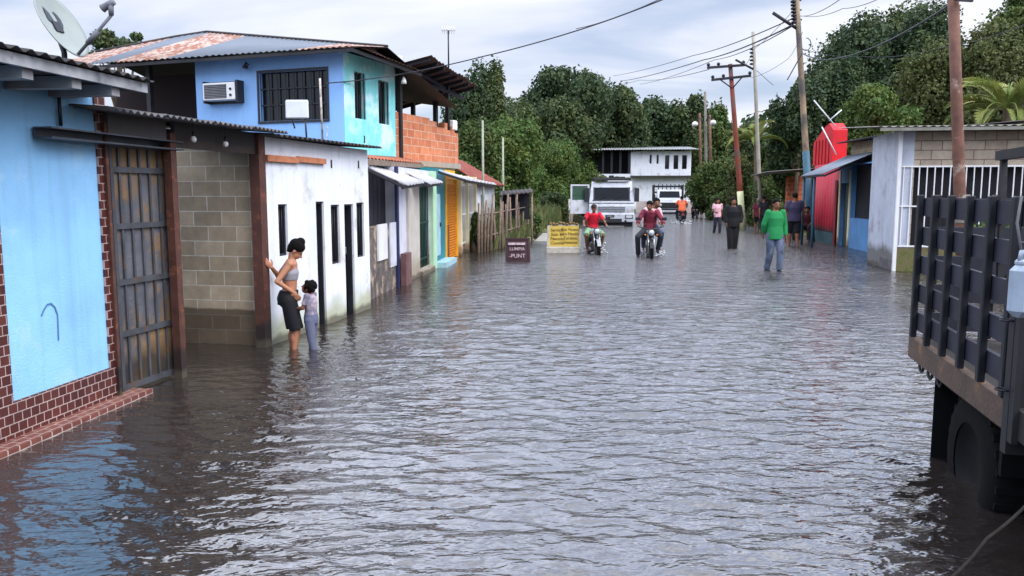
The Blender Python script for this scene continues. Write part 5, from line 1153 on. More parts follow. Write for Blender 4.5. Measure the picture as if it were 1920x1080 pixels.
# ------------------------------------------------------------------ white cab-over truck, door open
def tex_text(s, size, m, parent, loc, rot, extrude=.003, align='CENTER', name='lettering'):
    cu = bpy.data.curves.new(name, 'FONT'); cu.body = s; cu.size = size; cu.align_x = align; cu.align_y = 'CENTER'; cu.extrude = extrude; cu.offset = size * .012
    cu.materials.append(m); c_ = bpy.data.objects.new(name, cu); COL.objects.link(c_)
    dg = bpy.context.evaluated_depsgraph_get(); dg.update(); me = bpy.data.meshes.new_from_object(c_.evaluated_get(dg)); bpy.data.objects.remove(c_)
    o = bpy.data.objects.new(name, me); COL.objects.link(o); o.parent = parent; o.location = loc; o.rotation_euler = rot; return o
truck_white = mat('truck_white', c3(196, 200, 210), .4, .1, 2, coat=.2, patch=(c3(150, 146, 140), .32, 2.5)); plastic = mat('dark_plastic', c3(38, 40, 44), .6, .15)
wscreen = mat('windscreen', c3(14, 20, 30), .35, .3, 2, spec=.15)
tb = G(1146, 424); TWd = 2.36
wt = thing('truck', 'white cab over truck facing the camera with its left door swung open', 'truck', (tb.x, tb.y, -.3), R(-6))
HZ = 2.75
def prof_box(mb, prof, x0, x1, mi=0):      # side profile (y,z) extruded across x
    n = len(prof); vs_ = [(x0, a, z) for a, z in prof] + [(x1, a, z) for a, z in prof]
    mb.add(vs_, [tuple(range(n)), tuple(range(n, 2 * n))[::-1]] + [(i, n + i, n + (i + 1) % n, (i + 1) % n) for i in range(n)], mi)
hw_ = TWd / 2
mb = MB(); prof_box(mb, [(.10, .62), (0, .70), (-.02, 1.35), (.05, 1.62), (.34, 2.55), (.48, 2.66), (1.7, 2.66), (1.75, 2.4), (1.75, .75)], -hw_, hw_); mb.v = [(x * (1 - .10 * max(0, z - 1.5) / 1.1), y, z) for x, y, z in mb.v]; cab = mb.build('cab', truck_white, wt)
def face_pt(x, z):      # point on the sloping front
    if z < 1.35: return (x, -.02 - .0, z)
    if z < 1.62: return (x, -.02 + .07 * (z - 1.35) / .27, z)
    return (x, .05 + .29 * (z - 1.62) / .93, z)
def face_panel(mb, x0, x1, z0, z1, out=.01, th=.02, mi=0):
    a, b_, c_, d_ = face_pt(x0, z0), face_pt(x1, z0), face_pt(x1, z1), face_pt(x0, z1)
    f = lambda p, o_: (p[0], p[1] - o_, p[2]); vs_ = [f(p, out + th) for p in (a, b_, c_, d_)] + [f(p, out) for p in (a, b_, c_, d_)]
    mb.add(vs_, [(0, 1, 2, 3), (4, 7, 6, 5), (0, 4, 5, 1), (1, 5, 6, 2), (2, 6, 7, 3), (3, 7, 4, 0)], mi)
mb = MB(); face_panel(mb, -.90, .90, 1.70, 2.34, .003, .008); mb.build('windscreen', wscreen, wt)
mb = MB(); face_panel(mb, -.99, .99, 1.64, 1.695, .004, .02); face_panel(mb, -.96, -.905, 1.70, 2.36, .004, .015); face_panel(mb, .905, .96, 1.70, 2.36, .004, .015); face_panel(mb, -1.17, 1.17, 1.50, 1.535, .004, .012); mb.build('windscreen_seal', plastic, wt)
mb = MB(); mb.bar((-.7, .03, 1.70), (-.15, .14, 1.98), .02, .02); mb.bar((.15, .03, 1.70), (.7, .14, 1.98), .02, .02); mb.build('wiper', plastic, wt)
mb = MB(); face_panel(mb, -.72, .72, 1.05, 1.34, .0, .02); mb.build('grille', mat('grille_silver', c3(160, 166, 172), .4, .1, metal=.4), wt)
mb = MB()
for i in range(3): face_panel(mb, -.7, .7, 1.09 + i * .085, 1.115 + i * .085, .021, .01)
mb.build('grille_bar', plastic, wt)
mb = MB(); face_panel(mb, -.1, .1, 1.36, 1.46, .002, .012); mb.build('badge', chrome, wt)
mb = MB(); mb.rbox((0, .0, .74), (TWd + .06, .34, .46), bev=.04); mb.build('bumper', truck_white, wt)
mb = MB(); mb.rbox((-.1, -.175, .60), (1.3, .02, .20), bev=.005); mb.rbox((0, .1, .42), (2.2, .1, .2)); mb.build('air_intake', plastic, wt)
for sx_ in (-1, 1):
    mb = MB(); mb.rbox((sx_ * .92, -.172, .8), (.40, .02, .22), bev=.01); mb.build('lamp_recess', plastic, wt); mb = MB(); mb.rbox((sx_ * .92, -.188, .8), (.32, .03, .15), bev=.01); mb.build('headlight', mat('lamp_glass', c3(190, 196, 200), .12, .1, spec=.8), wt)
    mb = MB(); mb.tube([(sx_ * .75, -.16, .58), (sx_ * .75, -.185, .58)], .06, 12); mb.build('fog_lamp', plastic, wt)
mb = MB(); mb.rbox((-.08, -.182, .84), (.46, .012, .13)); pl = mb.build('number_plate', plastic, wt)
tex_text('A45BC', .12, mat('plate_grey', c3(170, 170, 170), .6), pl, (-.08, -.192, .84), (R(90), 0, 0), .002)
mb = MB(); mb.rbox((0, .45, 2.76), (1.9, .5, .1), bev=.03); mb.rbox((0, .9, 2.74), (2.1, .05, .05)); mb.build('roof_visor', plastic, wt)
mb = MB(); rr = random.Random(4)
for i in range(7): mb.rbox((-.9 + i * .3, 1.6, 2.8 + rr.uniform(0, .08)), (.28, 1.2, rr.uniform(.12, .26)), bev=.03)
mb.build('roof_load', mat('tarp_dark', c3(44, 46, 44), .9, .3), wt)
mb = MB(); mb.rbox((.0, 4.3, 1.75), (2.4, 4.6, 1.3), bev=.02); mb.rbox((0, 3.6, .9), (1.1, 5.8, .25)); mb.build('cargo_bed', mat('cargo_grey', c3(120, 124, 126), .7, .2, streak=.3), wt)
for sx_, y_ in ((-1, .95), (1, .95), (-1, 5.4), (1, 5.4)): wheel(wt, (sx_ * (hw_ - .17), y_, .5), .5, .3)
for sx_ in (-1, 1):
    mb = MB(); mb.rbox((sx_ * (hw_ - .16), .95, .98), (.34, 1.15, .1), bev=.03); mb.build('wheel_arch', plastic, wt)
    mb = MB(); mb.tube([(sx_ * hw_, .35, 2.35), (sx_ * (hw_ + .16), .15, 2.3), (sx_ * (hw_ + .16), .12, 1.8)], .018, 6); mb.rbox((sx_ * (hw_ + .13), .06, 1.95), (.26, .07, .72), bev=.02); mb.build('mirror', plastic, wt)
mb = MB(); mb.box(hw_ - .03, hw_ - .012, .45, 1.45, 1.7, 2.3); mb.build('side_window', wscreen, wt)
dh = bpy.data.objects.new('door', None); COL.objects.link(dh); dh.parent = wt; dh.location = (-hw_ - .01, .3, 0); dh.rotation_euler = (0, 0, R(-100))
bd = MB(); bd.box(-.03, .03, -1.05, 0, .95, 1.68); bd.box(-.03, .03, -1.05, -.97, 1.68, 2.5); bd.box(-.03, .03, -.1, 0, 1.68, 2.5); bd.box(-.03, .03, -.97, -.1, 2.42, 2.5)
for o_v in (0,): pass
bd.v = [(x, -y, z) for x, y, z in bd.v]; bd.f = [f[::-1] for f in bd.f]
dh.rotation_euler = (0, 0, R(112)); bd.build('door_panel', truck_white, dh)
mb = MB(); mb.box(-.006, .006, .1, .97, 1.68, 2.42); mb.build('door_glass', mat('clear_green_glass', c3(60, 92, 80), .1, .2, spec=.7), dh)

# ------------------------------------------------------------------ white stake truck further back and a white van edge
sb = G(1256, 401); st2 = thing('truck', 'white bonneted truck with dark grille behind the orange shirted motorcyclist', 'truck', (sb.x, sb.y, -.3), R(-8))
mb = MB(); prof_box(mb, [(.0, .55), (-.02, 1.25), (.1, 1.42), (1.0, 1.55), (1.35, 2.2), (1.5, 2.3), (2.6, 2.3), (2.65, .6)], -1.0, 1.0); mb.build('body', truck_white, st2)
mb = MB(); mb.add([(-.86, 1.03, 1.62), (.86, 1.03, 1.62), (.8, 1.31, 2.16), (-.8, 1.31, 2.16), (-.86, 1.05, 1.62), (.86, 1.05, 1.62), (.8, 1.33, 2.16), (-.8, 1.33, 2.16)], [(0, 1, 2, 3), (4, 7, 6, 5), (0, 4, 5, 1), (2, 6, 7, 3)]); mb.build('windscreen', wscreen, st2)
mb = MB(); mb.rbox((0, -.04, 1.0), (1.7, .06, .45), bev=.02); mb.rbox((0, -.04, .62), (1.9, .06, .2), bev=.02); mb.build('grille', plastic, st2)
mb = MB(); mb.rbox((0, -.1, .5), (2.1, .16, .16), bev=.03); mb.build('bumper', truck_white, st2)
for sx_ in (-1, 1): mb = MB(); mb.tube([(sx_ * .8, -.06, 1.02), (sx_ * .8, -.09, 1.02)], .12, 14); mb.build('headlight', mat('lamp_glass', c3(190, 196, 200), .12), st2)
for sx_, y_ in ((-1, .8), (1, .8), (-1, 5), (1, 5)): wheel(st2, (sx_ * .92, y_, .42), .42, .26, n=20)
mb = MB(); mb.rbox((0, 4.7, 1.0), (2.5, 4.0, .16)); mb.build('deck', dark_metal, st2)
mb = MB()
for i in range(8): xx = -1.22 + 2.44 * i / 7; mb.box(xx - .04, xx + .04, 2.72, 2.78, 1.08, 2.75)
for zz in (1.5, 2.0, 2.5): mb.box(-1.25, 1.25, 2.781, 2.81, zz, zz + .14)
for sx_ in (-1.25, 1.25):
    for i in range(8): mb.box(sx_ - .03, sx_ + .03, 2.85 + i * .5, 2.92 + i * .5, 1.08, 2.7)
    for zz in (1.5, 2.0, 2.5): mb.box(sx_ - .02, sx_ + .02, 2.82, 6.6, zz, zz + .14)
mb.build('stake_rack', mat('rack_black', c3(40, 40, 44), .7), st2)
for sx_ in (-1, 1): mb = MB(); mb.bar((sx_ * 1.02, 1.2, 1.7), (sx_ * 1.22, 1.15, 1.7), .03, .03); mb.rbox((sx_ * 1.25, 1.12, 1.75), (.16, .06, .3), bev=.01); mb.build('mirror', plastic, st2)
vb = G(1296, 398); vn = thing('pickup_truck', 'small white pickup with raised hood partly hidden right of the white bonneted truck', 'pickup', (vb.x, vb.y + 3, -.25), R(-10))
mb = MB(); prof_box(mb, [(0, .4), (-.02, .95), (.9, 1.1), (1.4, 1.65), (2.6, 1.68), (2.9, 1.1), (4.4, 1.05), (4.4, .4)], -.85, .85); mb.build('body', truck_white, vn)
mb = MB(); mb.add([(-.72, .96, 1.16), (.72, .96, 1.16), (.66, 1.34, 1.6), (-.66, 1.34, 1.6)], [(0, 1, 2, 3)]); mb.box(-.861, -.855, 1.5, 2.5, 1.15, 1.55); mb.build('window', wscreen, vn)
mb = MB(); mb.rbox((0, -.05, .6), (1.3, .06, .22), bev=.02); mb.build('grille', plastic, vn)
for sx_ in (-1, 1): mb = MB(); mb.rbox((sx_ * .68, -.04, .78), (.26, .06, .16), bev=.02); mb.build('headlight', mat('lamp_glass', c3(190, 196, 200), .12), vn)
for sx_, y_ in ((-1, .75), (1, .75), (-1, 3.5), (1, 3.5)): wheel(vn, (sx_ * .78, y_, .33), .33, .2, n=18)
mb = MB(); mb.bar((.2, .9, 1.12), (.75, .55, 1.95), 1.0, .04); mb.build('hood', truck_white, vn)

# ------------------------------------------------------------------ signs standing in the water
s1 = G(971, 489); sg = thing('sign_board', 'dark maroon framed sign board with white lettering standing in the water', 'sign', (s1.x, s1.y, 0), R(3))
k1 = s1.y / FPX; Wb, Hb = 46 * k1, 42 * k1; mar = mat('maroon_board', c3(58, 30, 38), .7, .2); cw = mat('sign_white', c3(176, 156, 162), .8, .3, 20)
tl_ = Matrix.Rotation(R(-12), 3, 'X')
mb = MB(); mb.rbox((0, .05, Hb / 2 - .1), (Wb - .05, .025, Hb + .18), tl_); mb.build('board', mar, sg)
mb = MB()
for sx_ in (-1, 1): mb.bar((sx_ * (Wb / 2 - .01), -.08, -.3), (sx_ * (Wb / 2 - .03), .13, Hb), .05, .05); mb.bar((sx_ * (Wb / 2 - .05), .4, -.3), (sx_ * (Wb / 2 - .05), .16, Hb - .02), .04, .04)
mb.bar((-Wb / 2, .12, Hb - .02), (Wb / 2, .12, Hb - .02), .05, .05); mb.build('frame', mar, sg)
mb = MB(); mb.rbox((-.03, .025, Hb * .76), (Wb * .7, .012, Hb * .10), tl_); mb.build('white_bar', cw, sg)
tex_text('LUMPIA', Hb * .20, cw, sg, (-.02, -.005, Hb * .53), (R(78), 0, 0), .004); tex_text('-PUNT', Hb * .25, cw, sg, (-.02, -.04, Hb * .22), (R(78), 0, 0), .004)
s2 = G(1057, 474); sg = thing('sign_board', 'yellow hand lettered sign board on a whitish trestle standing in the water', 'sign', (s2.x, s2.y, 0), R(-2))
k2 = s2.y / FPX; Wb, Hb = 56 * k2, 52 * k2; yel = mat('sign_yellow', c3(214, 184, 84), .7, .15, 4, patch=(c3(200, 182, 120), .3, 5)); ink = mat('sign_ink', c3(104, 78, 34), .8, .4, 15); rw = mat('rough_whitewash', c3(190, 184, 174), .85, .2, 8)
mb = MB(); mb.rbox((0, .0, Hb * .60), (Wb, .03, Hb * .74)); mb.build('board', yel, sg)
mb = MB(); mb.rbox((-.02, -.03, .07), (Wb * 1.14, .12, .22), bev=.02); mb.rbox((-.02, .3, .07), (Wb * 1.1, .08, .2), bev=.02); mb.bar((-Wb * .53, 0, 0), (-Wb * .52, 0, Hb * .98), .06, .06); mb.bar((Wb * .53, 0, 0), (Wb * .55, 0, Hb * .85), .08, .07); mb.bar((-Wb * .5, .02, Hb * .99), (Wb * .5, .02, Hb * .99), .05, .05); mb.build('trestle', rw, sg)
mb = MB(); rr = random.Random(9)
for i in range(9): mb.ell((-Wb * .45 + i * Wb * .11, 0, Hb * 1.04 + rr.uniform(-.01, .03)), (.05, .05, rr.uniform(.03, .06)), 8)
mb.build('top_ornament', mat('ornament_brown', c3(120, 96, 60), .8, .4, 12), sg)
for i, (a, c_) in enumerate((('Servicio', 'Rio Nuevo'), ('Solo en', 'Hilo Nautico'), ('Pescado', 'Turismo'), ('Comida', 'Helados'))):
    z = Hb * (.84 - i * .155); tex_text(a, Hb * .15, ink, sg, (-Wb * .22, -.018, z - .02), (R(90), 0, 0), .003); tex_text(c_, Hb * .15, ink, sg, (Wb * .22, -.018, z), (R(90), 0, 0), .003)
# ------------------------------------------------------------------ people
SKIN = mat('skin_tan', c3(176, 122, 94), .55, .05, 6); SKIN2 = mat('skin_brown', c3(128, 84, 64), .55, .06, 6)
HAIR = mat('hair_black', c3(18, 15, 17), .8, .3, 40, .8, 90, spec=.12); EYE = mat('eye_dark', c3(24, 18, 18), .2); LIP = mat('lip', c3(120, 60, 56), .5)
def cloth(name, col, **k): return mat('cloth_' + name, col, .85, .12, 5, .25, 60, **k)
def V3(p): return Vector(p)
def cone(mb, a, b_, r0, r1, ends=True, n=14):
    a, b_ = V3(a), V3(b_); d = b_ - a; L_ = d.length
    if L_ < 1e-5: return
    d.normalize(); pr = []
    if ends:
        for t_ in (-1, -.8, -.45): pr.append((t_ * r0, r0 * math.sqrt(max(0, 1 - t_ * t_)) + 1e-4))
    pr += [(0, r0), (L_, r1)] if ends else [(-.001, 1e-4), (0, r0), (L_, r1), (L_ + .001, 1e-4)]
    if ends:
        for t_ in (.45, .8, 1): pr.append((L_ + t_ * r1, r1 * math.sqrt(max(0, 1 - t_ * t_)) + 1e-4))
    mb.lathe(a, d, pr, n)
def hand(mb, w_, d, palm_n, s=1.0, curl=.25, sideways=None):
    """palm plus four fingers and a thumb; d = direction the hand points, palm_n = palm normal"""
    d = V3(d).normalized(); pn = V3(palm_n); pn = (pn - d * pn.dot(d)).normalized(); x = d.cross(pn)
    M = Matrix((x, d, pn)).transposed(); c = V3(w_) + d * .045 * s; mb.ell(c, (.040 * s, .052 * s, .017 * s), 12, rot=M)
    for i, (off, ln) in enumerate(((-.030, .070), (-.010, .080), (.010, .076), (.029, .060))):
        a = c + x * off * s + d * .040 * s; k1 = a + d * ln * .5 * s + pn * ln * .12 * curl * s; k2 = k1 + (d * (1 - curl) + pn * curl).normalized() * ln * .5 * s
        cone(mb, a, k1, .0095 * s, .0088 * s, n=8); cone(mb, k1, k2, .0088 * s, .007 * s, n=8)
    a = c - x * .034 * s - d * .02 * s; k1 = a - x * .024 * s + d * .03 * s + pn * .008 * s; k2 = k1 - x * .006 * s + d * .028 * s; cone(mb, a, k1, .012 * s, .010 * s, n=8); cone(mb, k1, k2, .010 * s, .008 * s, n=8)
def person(label, loc, yaw, J, skin=SKIN, H=1.65, vox=.012, clothes=(), hair=None, group=None, female=False, shoes=None, child=False, handcurl=.3, bulk=1.0, hs=1.0, look=(0, 1, 0), parts=True):
    """J: joints in metres for a 1.65 m body facing +Y: pel, chest, neck, head and per side sh, el, wr, hip, kn, an; scaled to H"""
    k = H / 1.65; root = thing('person', label, 'person', loc, yaw, group); D = dict(pel=(0, 0, .90), waist=(0, 0, 1.05), chest=(0, 0, 1.23), neck=(0, 0, 1.40), head=(0, .02, 1.53),
        shl=(-.165, 0, 1.355), shr=(.165, 0, 1.355), ell=(-.20, -.01, 1.08), elr=(.20, -.01, 1.08), wrl=(-.20, .05, .85), wrr=(.20, .05, .85),
        hil=(-.085, 0, .87), hir=(.085, 0, .87), knl=(-.09, .01, .47), knr=(.09, .01, .47), anl=(-.09, -.02, .08), anr=(.09, -.02, .08)); D.update(J)
    D = {a: V3(v) * k for a, v in D.items()}; B = bulk * k
    def torso(mb, grow=0., lo=0, hi=4, rr=((.145, .105), (.13, .092), (.15, .108), (.105, .075)), n=18):
        pel, wa, ch, nk = D['pel'], D['waist'], D['chest'], D['neck']; wdt = [( .150, .110), (.122 if female else .135, .090), (.145 if female else .160, .108), (.14, .08), (.055, .055)]
        cs = [pel - V3((0, 0, .07 * k)), wa, ch, D['neck'] - V3((0, 0, .055 * k)), nk + V3((0, 0, .0))]
        pts = []; N_ = 5
        rings = []
        for i in range(lo, hi + 1): rings.append((tuple(cs[i]), wdt[i][0] * B + grow, wdt[i][1] * B + grow))
        mb.loft(rings, n)
    mb = MB(); torso(mb)
    mb.ell(D['pel'] - V3((0, .012 * k, .02 * k)), (.148 * B, .108 * B, .11 * B), 16); mb.ell(D['chest'], (.15 * B, .10 * B, .12 * B), 16)
    for s in ('l', 'r'):
        mb.ell(D['sh' + s], (.055 * B, .05 * B, .05 * B), 12); cone(mb, D['sh' + s], D['el' + s], .047 * B, .036 * B); cone(mb, D['el' + s], D['wr' + s], .037 * B, .024 * B)
        cone(mb, D['hi' + s], D['kn' + s], .082 * B, .052 * B); cone(mb, D['kn' + s], D['an' + s], .053 * B, .032 * B); mid = D['kn' + s].lerp(D['an' + s], .3); mb.ell(mid - V3((0, .015 * k, 0)), (.047 * B, .05 * B, .10 * B), 12)
        fd = V3(J.get('ft' + s, (0, 1, -.12))).normalized(); a = D['an' + s]; cone(mb, a - fd * .03 * k - V3((0, 0, .04 * k)), a + fd * .13 * k - V3((0, 0, .045 * k)), .032 * k, .026 * k); 
        for t_ in range(5): cone(mb, a + fd * .13 * k + V3(((-.028 + t_ * .014) * k, 0, -.05 * k)), a + fd * .165 * k + V3(((-.028 + t_ * .014) * k, 0, -.052 * k)), .010 * k, .008 * k, n=6)
        dr = D['wr' + s] - D['el' + s]; hd = V3(J.get('hd' + s, tuple(dr))); pn = V3(J.get('pn' + s, ((1 if s == 'l' else -1), 0, 0))); hand(mb, D['wr' + s], hd, pn, k * hs, handcurl)
    # head
    hc = D['head']; f = V3(J.get('look', look)).normalized(); upv = V3(J.get('hup', (0, 0, 1))); x = f.cross(upv).normalized(); upv = x.cross(f).normalized(); M = Matrix((x, f, upv)).transposed(); hk = k * (1.18 if child else 1.0)
    hp = lambda a, b_, c_: hc + (x * a + f * b_ + upv * c_) * hk
    cone(mb, D['neck'] - V3((0, 0, .05 * k)), hp(0, -.02, -.04), .052 * B, .046 * B)
    mb.ell(hp(0, -.012, .03), (.074 * hk, .092 * hk, .088 * hk), 20, rot=M); mb.ell(hp(0, .022, -.035), (.056 * hk, .066 * hk, .072 * hk), 18, rot=M); mb.ell(hp(0, .048, -.085), (.026 * hk, .024 * hk, .022 * hk), 12, rot=M)
    cone(mb, hp(0, .078, .02), hp(0, .103, -.022), .008 * hk, .015 * hk); mb.ell(hp(0, .086, -.027), (.019 * hk, .015 * hk, .010 * hk), 10, rot=M); mb.ell(hp(0, .082, -.055), (.022 * hk, .012 * hk, .010 * hk), 10, rot=M)
    for s in (-1, 1): mb.ell(hp(.074 * s, -.012, -.01), (.012 * hk, .020 * hk, .030 * hk), 10, rot=M); mb.ell(hp(.03 * s, .066, .035), (.022 * hk, .012 * hk, .007 * hk), 10, rot=M)
    remeshed(mb, 'body', skin, root, vox * k, 3)
    if parts:
        for s in (-1, 1): mb = MB(); mb.ell(hp(.031 * s, .0755, .012), (.012 * hk, .008 * hk, .0065 * hk), 10, rot=M); mb.build('eye', EYE, root)
        mb = MB(); mb.ell(hp(0, .0905, -.056), (.020 * hk, .005 * hk, .004 * hk), 10, rot=M); mb.build('mouth', LIP, root)
    # hair
    if hair:
        kind, hm = hair; mb = MB()
        mb.ell(hp(0, -.022, .052), (.086 * hk, .097 * hk, .090 * hk), 20, rot=M)
        if kind == 'bun': mb.ell(hp(0, -.06, .03), (.08 * hk, .07 * hk, .10 * hk), 18, rot=M); mb.ell(hp(0, -.03, .135), (.058 * hk, .058 * hk, .05 * hk), 14, rot=M); mb.ell(hp(0, -.03, .06), (.102 * hk, .108 * hk, .092 * hk), 18, rot=M); mb.ell(hp(0, .03, .085), (.07 * hk, .045 * hk, .035 * hk), 14, rot=M); mb.ell(hp(0, -.075, -.02), (.05 * hk, .035 * hk, .06 * hk), 12, rot=M)
        elif kind == 'afro':
            rr = random.Random(3)
            for _ in range(26):
                u = V3((rr.gauss(0, 1), rr.gauss(-.35, .8), rr.gauss(.5, .8))).normalized(); mb.ell(hp(u.x * .075, -.025 + u.y * .085, .045 + u.z * .085), (.042 * hk,) * 3, 8)
        elif kind == 'cap': mb.ell(hp(0, -.0, .075), (.088 * hk, .10 * hk, .06 * hk), 16, rot=M); mb.ell(hp(0, .12, .055), (.06 * hk, .05 * hk, .008 * hk), 14, rot=M)
        elif kind == 'long': mb.ell(hp(0, -.07, -.04), (.075 * hk, .045 * hk, .13 * hk), 16, rot=M)
        elif kind == 'veil': mb.ell(hp(0, -.03, .02), (.10 * hk, .11 * hk, .12 * hk), 16, rot=M); cone(mb, hp(0, -.03, .0), hp(0, -.05, -.2), .10 * hk, .15 * hk)
        else: mb.ell(hp(0, .02, .085), (.072 * hk, .06 * hk, .03 * hk), 14, rot=M)
        remeshed(mb, 'hair' if kind != 'cap' else 'cap', hm, root, max(vox * 1.0, .008) * k, 1)
    for c in clothes:
        mb = MB(); ty = c[0]; m = c[1]; g = (c[2] if len(c) > 2 else .014) * k
        if ty in ('shirt', 'longshirt', 'tank', 'crop'):
            lo = 0 if ty != 'crop' else None
            if ty == 'crop':
                cs = D['waist'].lerp(D['chest'], .45); mb.loft([(tuple(cs), .128 * B + g, .094 * B + g), (tuple(D['chest']), .148 * B + g, .113 * B + g), (tuple(D['chest'].lerp(D['neck'], .55)), .115 * B + g, .075 * B + g)], 20)
                for s in ('l', 'r'): cone(mb, D['chest'].lerp(D['sh' + s], .5) + V3((0, .05 * k, 0)), D['neck'].lerp(D['sh' + s], .6) + V3((0, 0, .01)), .03 * k, .022 * k)
            else:
                low = D['pel'] - V3((0, 0, (.09 if ty != 'longshirt' else .13) * k))
                mb.loft([(tuple(low), .160 * B + g, .125 * B + g), (tuple(D['pel']), .155 * B + g, .122 * B + g), (tuple(D['waist']), .140 * B + g, .100 * B + g), (tuple(D['chest']), .160 * B + g, .114 * B + g), (tuple(D['neck'] - V3((0, 0, .06 * k))), .135 * B + g, .08 * B + g), (tuple(D['neck'] - V3((0, 0, .01 * k))), .055 * B + g, .055 * B + g)], 22)
                for s in ('l', 'r'):
                    mb.ell(D['sh' + s], (.052 * B + g,) * 3, 12)
                    if ty == 'shirt': e_ = D['sh' + s].lerp(D['el' + s], .72); cone(mb, D['sh' + s], e_, .047 * B + g, .042 * B + g, ends=False)
                    elif ty == 'longshirt': cone(mb, D['sh' + s], D['el' + s], .05 * B + g, .042 * B + g); cone(mb, D['el' + s], D['el' + s].lerp(D['wr' + s], .95), .042 * B + g, .030 * B + g, ends=False)
        elif ty in ('trousers', 'shorts', 'longshorts'):
            top = D['pel'].lerp(D['waist'], .6); mb.loft([(tuple(D['pel'] - V3((0, 0.01 * k, .10 * k))), .13 * B + g, .11 * B + g), (tuple(D['pel']), .155 * B + g, .118 * B + g), (tuple(top), .138 * B + g, .102 * B + g)], 20)
            mb.ell(D['pel'] - V3((0, .018 * k, .03 * k)), (.145 * B + g, .105 * B + g, .11 * B + g), 16)
            for s in ('l', 'r'):
                if ty == 'shorts': cone(mb, D['hi' + s], D['hi' + s].lerp(D['kn' + s], .72), .086 * B + g, .066 * B + g, ends=False); mb.ell(D['hi' + s], (.085 * B + g,) * 3, 12)
                elif ty == 'longshorts': cone(mb, D['hi' + s], D['kn' + s], .088 * B + g, .066 * B + g * 1.6, ends=False); mb.ell(D['hi' + s], (.085 * B + g,) * 3, 12)
                else: cone(mb, D['hi' + s], D['kn' + s], .086 * B + g, .060 * B + g); cone(mb, D['kn' + s], D['an' + s], .060 * B + g, .048 * B + g, ends=False); mb.ell(D['hi' + s], (.085 * B + g,) * 3, 12)
        elif ty == 'robe':
            mb.loft([((D['pel'].x, D['pel'].y, .10 * k), .20 * B, .17 * B), ((D['pel'].x, D['pel'].y, .5 * k), .19 * B + g, .15 * B + g), (tuple(D['pel']), .175 * B + g, .135 * B + g), (tuple(D['waist']), .155 * B + g, .115 * B + g), (tuple(D['chest']), .175 * B + g, .122 * B + g), (tuple(D['neck'] - V3((0, 0, .05 * k))), .145 * B + g, .09 * B + g), (tuple(D['neck']), .055 * B + g, .055 * B + g)], 22)
            for s in ('l', 'r'): mb.ell(D['sh' + s], (.058 * B + g,) * 3, 12); cone(mb, D['sh' + s], D['el' + s], .055 * B + g, .052 * B + g); cone(mb, D['el' + s], D['el' + s].lerp(D['wr' + s], .9), .052 * B + g, .055 * B + g, ends=False)
        elif ty == 'shoes':
            for s in ('l', 'r'):
                mb2 = MB(); fd = V3(J.get('ft' + s, (0, 1, -.12))).normalized(); a = D['an' + s]; cone(mb2, a - fd * .03 * k - V3((0, 0, .04 * k)), a + fd * .15 * k - V3((0, 0, .045 * k)), .044 * k, .036 * k); cone(mb2, a, a + V3((0, 0, .03 * k)), .042 * k, .042 * k, ends=False); remeshed(mb2, 'shoe', m, root, .012 * k, 2)
            continue
        nm = {'shirt': 'shirt', 'longshirt': 'shirt', 'tank': 'tank_top', 'crop': 'crop_top', 'trousers': 'trousers', 'shorts': 'shorts', 'longshorts': 'shorts', 'robe': 'robe'}[ty]
        remeshed(mb, nm, m, root, max(vox, .010) * k, 2)
    return root
# woman leaning on the white house corner, looking down at the child; faces right (+X of the picture)
wp = G(543, 652)
post_h = F2.w(.03, -.06, F2.onx(492, 492)[1])
Jw = dict(pel=(0, 0, .90), waist=(0, .03, 1.04), chest=(0, .03, 1.21), neck=(0, .055, 1.385), head=(0, .12, 1.49), look=(0, .74, -.66), hup=(0, .5, 1),
          shl=(-.15, .02, 1.33), shr=(.15, .05, 1.33), ell=(-.27, -.13, 1.14), wrl=(-.13, -.20, 1.27), hdl=(.1, -.6, .7), pnl=(-1, -.2, 0),
          elr=(.22, -.11, 1.12), wrr=(.15, .06, .98), hdr=(-.2, .6, -.7), pnr=(-1, 0, 0), hil=(-.08, 0, .87), hir=(.08, .01, .87), knl=(-.08, .05, .47), knr=(.08, .10, .48), anl=(-.075, .02, .08), anr=(.08, .05, .08))
hgt = 195 * (wp.y) / FPX / .96      # visible height in metres
person('woman in grey crop top and black shorts leaning one hand on the brown corner post', (wp.x, wp.y, -.20), R(-78), Jw, SKIN, 1.47, .0065,
       [('crop', cloth('grey', c3(150, 148, 156)), .010), ('longshorts', cloth('black', c3(22, 22, 28)), .018)], ('bun', HAIR), female=True, bulk=.98)
kp = G(587, 651)
Jc = dict(head=(0, .05, 1.50), look=(0, .8, .35), elr=(.20, .10, 1.12), wrr=(.14, .26, 1.08), ell=(-.20, .08, 1.12), wrl=(-.13, .28, 1.10), knr=(.09, .03, .47), knl=(-.09, -.04, .47), anl=(-.09, -.12, .08), anr=(.09, .02, .08))
person('small child with curly black hair in grey blue trousers facing the woman', (kp.x, kp.y - .05, -.17), R(80), Jc, SKIN2, .96, .008,
       [('shirt', cloth('child_top', c3(124, 118, 138), patch=(c3(176, 160, 170), .4, 7)), .012), ('trousers', cloth('greyblue', c3(96, 100, 124)), .022)], ('afro', HAIR), child=True)
def at(px, py): return G(px, py)
walk = dict(knl=(-.09, .12, .49), anl=(-.09, .10, .10), knr=(.09, -.01, .47), anr=(.09, -.14, .10), elr=(.22, .05, 1.08), wrr=(.21, .18, .87), ell=(-.22, -.08, 1.09), wrl=(-.22, -.08, .85))
g = at(1450, 507)
